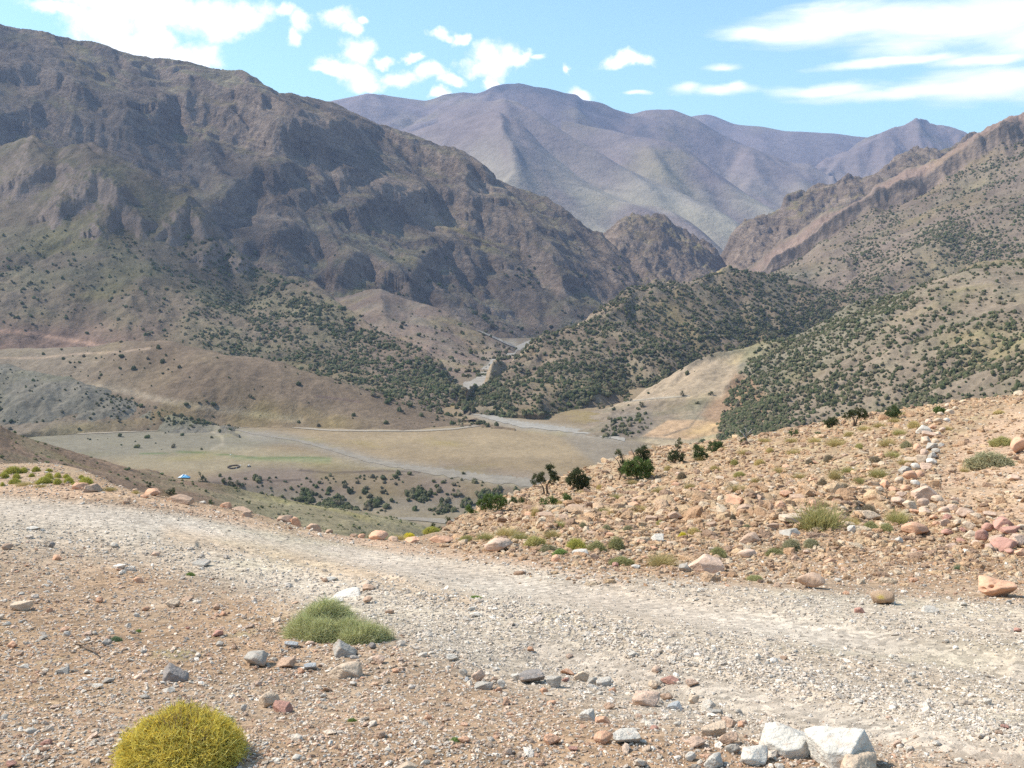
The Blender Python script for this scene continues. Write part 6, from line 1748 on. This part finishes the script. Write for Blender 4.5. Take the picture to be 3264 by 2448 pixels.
sheet('canopy', [(-W2, -1.6, 0.5), (-0.12 * W2, 0, Ht), (0.35 * W2, 0, Ht * 0.85), (W2, -1.6, 0.45), (-W2, 2.2, 0.3), (W2, 2.2, 0.3), (0.05 * W2, -1.9, 0.75), (0.1 * W2, 0, Ht * 0.8)], [(0, 6, 7, 1), (6, 3, 2, 7), (4, 1, 7, 2, 5), (0, 1, 4), (3, 5, 2)], M_blue, root)
sheet('white_panel', [(-W2 * 0.98, -1.68, 0.56), (-W2 * 0.42, -1.82, 0.68), (-0.02 * W2, -0.08, Ht * 0.98), (-0.14 * W2, -0.06, Ht + 0.05)], [(0, 1, 2, 3)], M_white, root)
sheet('ridge_patch', [(0.2 * W2, -0.5, Ht * 0.74), (0.4 * W2, -0.5, Ht * 0.68), (0.38 * W2, -0.06, Ht * 0.9), (0.22 * W2, -0.06, Ht * 0.92)], [(0, 1, 2, 3)], M_white, root)
bm = bmesh.new()
for xx in (-0.9, -0.35, 0.3, 0.9):
    tube(bm, [(xx * W2, -1.5, -0.3), (xx * W2, -1.5, 0.62)], [0.06, 0.05])
bm_obj('poles', bm, M_bark, parent=root)
sheet('dark_opening', [(-W2 * .95, -1.35, -0.2), (W2 * .95, -1.35, -0.2), (W2 * .95, -1.35, 0.45), (-W2 * .95, -1.35, 0.5)], [(0, 1, 2, 3)], M_black, root)  # near-black sheet standing in for the shade inside the tent's open front
x, y, z = hit(PM, 233.5, 467.5); s = y / F
P_, Q__ = [], []
pts = []; szs = []
rr = np.random.RandomState(8)
for i in range(150):
    t = i / 150 * 2 * math.pi
    if 3.6 < t < 4.3: continue
    rad = 5.2 * s + rr.normal() * 0.15
    px_, py_ = x + rad * math.cos(t), y + rad * math.sin(t) * 1.6
    for k in range(3):
        pts.append((px_ + rr.normal() * 0.2, py_ + rr.normal() * 0.2, ground_z(PM, px_, py_) + 0.2 + 0.33 * k)); szs.append(0.32)
cc = np.tile([0.17, 0.135, 0.11], (len(pts), 1)) * rr.uniform(0.8, 1.2, len(pts))[:, None]
o = obj('stone_corral', scatter_mesh('corral', np.array(pts), np.array(szs), cc, 1, 800), 'round dark stone corral on the terrace right of the blue tent', 'corral')
for i, (px, py, lab, mt, w_, h_) in enumerate([(249, 466, 'small dark shelter with a white top right of the stone corral', M_black, 3.6, 1.8)]):
    x, y, z = hit(PM, px, py + h_ / 2); s = y / F
    root = empty('shelter', (x, y, z), lab, 'shelter')
    sheet('canopy', [(-w_ * s / 2, -1.2, 0.1), (w_ * s / 2, -1.2, 0.1), (w_ * s / 2, 1.2, 0.1), (-w_ * s / 2, 1.2, 0.1), (-w_ * s * 0.3, 0, h_ * s), (w_ * s * 0.3, 0, h_ * s)], [(0, 1, 5, 4), (2, 3, 4, 5), (3, 0, 4), (1, 2, 5)], M_black, root)
    sheet('roof_cover', [(-w_ * s * 0.25, -0.3, h_ * s * 0.98), (w_ * s * 0.15, -0.3, h_ * s * 0.98), (w_ * s * 0.15, 0.3, h_ * s + 0.12), (-w_ * s * 0.25, 0.3, h_ * s + 0.12)], [(0, 1, 2, 3)], M_white, root)
for i, (px, py) in enumerate([(231, 468.8), (236, 468.6), (240.5, 465.8), (230.5, 455)]):
    x, y, z = hit(PM, px, py); s = y / F
    P, Fc = rock_verts(2, 40 + i, 14, 8, 0.06)
    me = mesh_np('sack', P * [0.6, 0.45, 0.4], Fc, None, [M_white], nper=3)
    obj('white_sack', me, ['white bundle inside the left front of the stone corral', 'white bundle inside the right front of the stone corral', 'white bundle between the stone corral and the dark shelter', 'white bundle beside the green strip above the corral'][i], 'bundle', loc=(x, y, z + 0.35))
print('plants', round(time.time() - T0, 1))

# ------------------------------------------------------------------ trees and shrubs of the hillsides
def sample_patch(p, n, dens, seed, tlo=0.0, thi=None):
    r = np.random.RandomState(seed)
    nc = p['X'].shape[1]
    i0 = int(np.searchsorted(p['T'][:, 0], tlo)); vis = int(np.searchsorted(p['T'][:, 0], thi if thi else p['nvis'] - 1))
    out = []; tot = 0; it = 0
    while tot < n and it < 60:
        it += 1
        i = r.uniform(i0, vis - 1.01, n * 3); j = r.uniform(0, nc - 1.01, n * 3)
        ii = i.astype(int); jj = j.astype(int); fi = i - ii; fj = j - jj

        def S(k):
            A_ = p[k]
            return (A_[ii, jj] * (1 - fi) + A_[ii + 1, jj] * fi) * (1 - fj) + (A_[ii, jj + 1] * (1 - fi) + A_[ii + 1, jj + 1] * fi) * fj
        PX, PY = S('PX'), S('PY')
        X_, Y_ = S('X'), S('Y')
        acc = (r.uniform(0, 1, n * 3) < dens(PX, PY, X_, Y_)) & (PX > -40) & (PX < 1070)
        k = np.where(acc)[0]
        out.append(np.stack([X_[k], Y_[k], S('Z')[k], PX[k], PY[k]], -1)); tot += len(k)
    return np.concatenate(out)[:n]


CM = {}
for k, p in PATCH.items():
    E = (p['Z'] - CAM_H) / p['Y']
    CM[k] = np.maximum.accumulate(E, axis=0)


def visible(PT, h, own):
    E = (PT[:, 2] + h - CAM_H) / PT[:, 1]; a = PT[:, 0] / PT[:, 1]
    ok = np.ones(len(PT), bool)
    for k, p in PATCH.items():
        c = np.round((a - p['A'][0]) / (p['A'][1] - p['A'][0])).astype(int)
        inn = (c >= 0) & (c < len(p['A'])) & ok
        if k != own and p['Y'].min() > PT[:, 1].max(): continue
        for i in np.where(inn)[0]:
            q = np.searchsorted(p['Y'][:, c[i]], PT[i, 1] * 0.995) - 1
            if q >= 0 and CM[k][q, c[i]] > E[i]: ok[i] = False
    return ok


FARV = []
for v in range(10):
    r = np.random.RandomState(950 + v)
    Vl, Fl, off = [], [], 0
    for b in range(3):
        V0, F0 = ICO[1]
        q = V0 * (1 + r.uniform(-0.28, 0.28, len(V0)))[:, None] * [0.62, 0.6, 0.52 + 0.3 * (v % 3 == 0)] + [r.uniform(-.42, .42), r.uniform(-.4, .4), 0.42 + r.uniform(-0.12, 0.3)]
        Vl.append(q); Fl.append(F0 + off); off += len(V0)
    FARV.append((np.concatenate(Vl), np.concatenate(Fl)))
FARME = [mesh_np('far_tree', v, f, np.ones((len(v), 3)), [M_farleaf], smooth=False, nper=3) for v, f in FARV]
GC = np.array([(0.095, 0.095, 0.050), (0.110, 0.106, 0.056), (0.080, 0.084, 0.046), (0.135, 0.12, 0.070), (0.100, 0.098, 0.052), (0.15, 0.125, 0.08), (0.085, 0.095, 0.045)]) * 1.25
cand = []      # (apparent size, patch label, point, size, colour, variant)
MASS = {}


def forest(pname, n, dens, size, seed, label, tlo=0.0, thi=None, cmul=1.0, hmul=1.0):
    PT = sample_patch(PATCH[pname], n, dens, seed, tlo, thi)
    r = np.random.RandomState(seed + 1)
    ok = visible(PT, size, pname)
    PT = PT[ok]
    sz = size * 0.45 * np.exp(np.clip(r.normal(0, 0.5, len(PT)), -1.2, 0.75))
    col = GC[r.randint(0, len(GC), len(PT))] * r.uniform(0.8, 1.2, len(PT))[:, None] * cmul
    MASS.setdefault(label, []).append((PT, sz, col, r.randint(0, 10, len(PT)), hmul))


def nmap(sx, sy, seed, lo, hi):
    return lambda X, Y: sstep(fbm(X / sx, Y / sy, 4, seed), lo, hi)


na = nmap(45, 60, 401, -0.25, 0.35); nb_ = nmap(110, 150, 402, -0.15, 0.32)
forest('wooded_spur', 11000, lambda PX, PY, X, Y: (0.25 + 0.75 * na(X, Y)) * (1 - 0.65 * sstep(PY, 0, 0)) * (0.35 + 0.65 * sstep(PX, 470, 560)), 3.9, 1, 'wooded spur', tlo=1.0)
forest('wooded_spur', 900, lambda PX, PY, X, Y: poly_mask(PX, PY, [(560, 420), (600, 370), (680, 330), (800, 310), (840, 320), (760, 355), (640, 400)], 6), 5.2, 2, 'wooded spur', tlo=1.0, cmul=0.9)
forest('right_hill', 8500, lambda PX, PY, X, Y: (0.15 + 0.85 * na(X, Y)) * (1 - poly_mask(PX, PY, [(530, 445), (600, 400), (700, 358), (760, 345), (740, 375), (725, 400), (722, 440), (640, 460), (530, 455)], 4)) * (1 - 0.8 * poly_mask(PX, PY, [(930, 280), (1024, 268), (1060, 268), (1060, 300), (980, 296)], 5)), 2.9, 3, 'right hillside', tlo=1.0)
forest('right_hill', 3600, lambda PX, PY, X, Y: poly_mask(PX, PY, [(760, 350), (905, 292), (915, 300), (860, 345), (800, 375), (740, 440), (720, 440), (735, 390)], 8), 2.7, 4, 'right hillside', tlo=1.0, cmul=1.15)
forest('right_hill', 130, lambda PX, PY, X, Y: poly_mask(PX, PY, [(600, 440), (612, 412), (650, 408), (650, 428), (630, 440)], 2) * 0.9 + 0.3 * poly_mask(PX, PY, [(560, 412), (600, 398), (640, 385), (690, 362), (700, 372), (640, 400), (580, 420)], 3), 3.4, 5, 'right hillside', tlo=0.8)
forest('right_mountain', 12000, lambda PX, PY, X, Y: (0.18 + 0.82 * nb_(X, Y)) * (0.4 + 0.6 * sstep(PX, 800, 900)), 3.9, 6, 'right mountain', tlo=0.5, thi=2.95, cmul=1.1)
forest('left_hill', 5500, lambda PX, PY, X, Y: poly_mask(PX, PY, [(-40, 245), (60, 235), (150, 225), (230, 252), (300, 290), (380, 335), (450, 372), (480, 400), (470, 410), (390, 402), (300, 375), (200, 345), (100, 330), (-40, 320)], 12) * (0.12 + 0.88 * na(X, Y)) * (0.22 + 0.78 * sstep(PX, 140, 260)), 3.6, 7, 'left hill', tlo=0.6, cmul=1.2)
forest('left_hill', 500, lambda PX, PY, X, Y: poly_mask(PX, PY, [(150, 222), (230, 250), (300, 290), (380, 335), (450, 372), (475, 395), (440, 395), (360, 350), (270, 300), (170, 245)], 6), 5.4, 8, 'left hill', tlo=0.6)
forest('left_range', 700, lambda PX, PY, X, Y: sstep(PY, 235, 300) * sstep(PX, 200, 300) * 0.6 * nb_(X, Y), 7.5, 9, 'foot of the left range', tlo=0.2)
forest('gorge_slope', 700, lambda PX, PY, X, Y: (0.2 + 0.8 * na(X, Y)) * sstep(PY, 290, 350), 5.0, 10, 'foot of the left range')
forest('mound', 260, lambda PX, PY, X, Y: 0.06 + 0.9 * line_mask(PX, PY, [(300, 370), (380, 395), (450, 416), (490, 426)], 5, 5) + 0.5 * poly_mask(PX, PY, [(60, 350), (180, 345), (180, 372), (60, 380)], 6), 3.4, 11, 'brown mound')
forest('dark_slope', 520, lambda PX, PY, X, Y: 0.2 + 0.8 * line_mask(PX, PY, [(110, 398), (160, 412), (205, 424)], 6, 5), 2.4, 12, 'dark scree slope')
forest('valley_floor', 650, lambda PX, PY, X, Y: np.maximum.reduce([poly_mask(PX, PY, q, 1.5) for q in
    [[(312, 512), (322, 503), (338, 497), (352, 506), (350, 514), (330, 516)], [(296, 500), (305, 490), (314, 494), (310, 505)], [(360, 508), (368, 503), (382, 498), (380, 506), (368, 509)], [(404, 492), (420, 488), (430, 494), (428, 504), (412, 500)], [(430, 510), (445, 506), (452, 510), (440, 515)],
     [(474, 496), (488, 490), (502, 494), (503, 504), (490, 505)], [(458, 506), (466, 502), (474, 504), (468, 509)]]]) + 0.02 * poly_mask(PX, PY, [(228, 440), (200, 434), (90, 436), (80, 452), (200, 452), (240, 444)], 3) , 3.0, 13, 'ravine', tlo=0.4, thi=6.2)
forest('valley_floor', 260, lambda PX, PY, X, Y: 0.25 * poly_mask(PX, PY, [(220, 476), (460, 476), (520, 490), (500, 514), (300, 512), (230, 492)], 5) + 0.9 * poly_mask(PX, PY, [(516, 410), (560, 404), (596, 402), (560, 412), (520, 420)], 2), 3.0, 14, 'ravine', tlo=0.4)
forest('valley_floor', 120, lambda PX, PY, X, Y: poly_mask(PX, PY, [(425, 396), (462, 400), (472, 412), (466, 418), (440, 418)], 2), 4.2, 16, 'ravine', tlo=3.0)
forest('near_brown_slope', 1500, lambda PX, PY, X, Y: 0.25 + 0.75 * nmap(9, 12, 403, -0.3, 0.3)(X, Y), 0.62, 15, 'brown slope', cmul=1.5, hmul=.8)

WHERE = {'wooded spur': 'dark green juniper on the wooded spur in the middle distance', 'right hillside': 'dark green juniper dotting the hillside below the right mountain', 'right mountain': 'grey-green juniper on the flank of the right mountain',
         'left hill': 'dark juniper on the scree of the left front hill', 'foot of the left range': 'dark juniper near the gorge at the foot of the left range', 'brown mound': 'small dark bush on the rounded brown mound',
         'dark scree slope': 'small bush on the dark scree slope at left', 'ravine': 'dark bush in the ravine and flats of the valley floor', 'brown slope': 'low dry shrub on the brown slope beyond the road'}
allc = []
for lab, parts in MASS.items():
    for bi, (PT, sz, col, var, hm) in enumerate(parts):
        for i in range(len(PT)):
            if lab != 'brown slope' and -5 < PT[i, 3] < 1029:
                allc.append((sz[i] * F / PT[i, 1], lab, bi, i))
allc.sort(reverse=True)
IND = {(l, b, i) for _, l, b, i in allc[:290]}
for lab, parts in MASS.items():
    Vs, Fs, Cs = [], [], []; off = 0
    for bi, (PT, sz, col, var, hm) in enumerate(parts):
        keep = np.array([(lab, bi, i) not in IND for i in range(len(PT))])
        for i in np.where(~keep)[0]:
            o = obj('juniper' if 'juniper' in WHERE[lab] else 'bush', FARME[var[i]], WHERE[lab], 'tree' if 'juniper' in WHERE[lab] else 'bush', 'individual trees: ' + lab)
            o.location = tuple(PT[i, :3] - [0, 0, 0.1 * sz[i]]); o.scale = (sz[i], sz[i], sz[i]); o.color = (*col[i], 1); o.rotation_euler = (0, 0, rnd.uniform(0, 6.28))
        for v in range(10):
            k = np.where(keep & (var == v))[0]
            if len(k) == 0: continue
            V0, F0 = FARV[v]
            th = rr.uniform(0, 6.28, len(k))[:, None]
            x = V0[None, :, 0] * np.cos(th) - V0[None, :, 1] * np.sin(th); y = V0[None, :, 0] * np.sin(th) + V0[None, :, 1] * np.cos(th)
            W = np.stack([x, y, np.repeat(V0[None, :, 2], len(k), 0) * hm - 0.1], -1) * sz[k][:, None, None] + PT[k][:, None, :3]
            Vs.append(W.reshape(-1, 3)); Fs.append((F0[None] + (np.arange(len(k)) * len(V0))[:, None, None]).reshape(-1, 3) + off); off += len(k) * len(V0)
            Cs.append(np.repeat(col[k][:, None], len(V0), 1).reshape(-1, 3))
    if Vs:
        kindw = 'shrubland' if lab in ('brown slope', 'dark scree slope', 'ravine', 'brown mound') else 'woodland'
        obj(kindw, mesh_np(kindw, np.concatenate(Vs), np.concatenate(Fs), np.concatenate(Cs), [M_farleaf], smooth=False, nper=3),
            {'wooded spur': 'dense juniper wood covering the spur in the middle distance', 'right hillside': 'open juniper wood over the near right hillside', 'right mountain': 'thin juniper wood high on the right mountain', 'left hill': 'scattered junipers over the left front hill',
             'foot of the left range': 'junipers scattered at the foot of the left range', 'brown mound': 'sparse bushes on the brown mound', 'dark scree slope': 'sparse bushes on the dark scree slope', 'ravine': 'dark bushes in the ravine below the terrace', 'brown slope': 'tiny dry shrubs all over the brown slope beyond the road'}[lab], 'vegetation', kind='stuff')
print('forest', round(time.time() - T0, 1))
# ------------------------------------------------------------------ haze: even air around the whole scene
def make_haze():
    bm = bmesh.new()
    bmesh.ops.create_cube(bm, size=1.0)
    me = bpy.data.meshes.new('haze')
    bm.to_mesh(me); bm.free()
    m = bpy.data.materials.new('haze'); m.use_nodes = True
    t = NT(m.node_tree)
    v = t.n('ShaderNodeVolumePrincipled', {'Color': (0.45, 0.60, 1.0, 1), 'Density': HAZE_D, 'Anisotropy': 0.25, 'Absorption Color': (0, 0, 0, 1)})
    t.n('ShaderNodeOutputMaterial', {1: v.outputs[0]})
    me.materials.append(m)
    m.cycles.homogeneous_volume = True
    o = obj('haze', me, kind='stuff')
    zt = max(float(p['Z'].max()) for p in PATCH.values()) + 60
    zb = -261.5
    o.scale = (46000, 46000, zt - zb)
    o.location = (0, 0, (zt + zb) / 2)




def make_shade_cloud(loc, size, seed, n=9):
    r = np.random.RandomState(seed)
    m = bpy.data.materials.get('shade_cloud')
    if m is None:
        m = bpy.data.materials.new('shade_cloud'); m.use_nodes = True
        t = NT(m.node_tree)
        co = t.n('ShaderNodeTexCoord').outputs['Object']
        f = t.ss(t.noise(co, 1 / 500.0, 5, 0.6), 0.32, 0.62, 0.015, 0.115)
        mx = t.n('ShaderNodeMixShader', {0: f, 1: t.n('ShaderNodeBsdfTransparent').outputs[0], 2: t.n('ShaderNodeBsdfDiffuse', {'Color': (0.9, 0.9, 0.9, 1)}).outputs[0]})
        t.n('ShaderNodeOutputMaterial', {0: mx.outputs[0]})
    V0, F0 = ICO[5]
    Vs, Fs, off = [], [], 0
    for i in range(n):
        c = r.normal(size=3) * [size[0] * .42, size[1] * .42, size[2] * .2]
        k = r.uniform(0.35, 0.7)
        q = V0 * (1 + 0.16 * pn3(V0 * 2.2, seed + i) + 0.07 * pn3(V0 * 6, seed + i + 50))[:, None]
        q = q * np.array(size) * k + c
        q[:, 2] = np.maximum(q[:, 2], -size[2] * 0.25)
        Vs.append(q); Fs.append(F0 + off); off += len(V0)
    me = mesh_np('shade_cloud', np.concatenate(Vs), np.concatenate(Fs), None, [m], nper=3)
    return me


# unseen clouds added out of frame to shade the left range and far summit
obj('shade_cloud', make_shade_cloud((0, 0, 0), (950, 900, 220), 3, 12), 'unseen broad cumulus added to shade the left range', 'shade_cloud', kind='stuff', loc=(-3150, 3050, 2900))
obj('shade_cloud', make_shade_cloud((0, 0, 0), (750, 900, 220), 4, 10), 'unseen flat cumulus added to shade the distant summit', 'shade_cloud', kind='stuff', loc=(-2050, 8600, 3900))
make_haze()
print('done', round(time.time() - T0, 1))
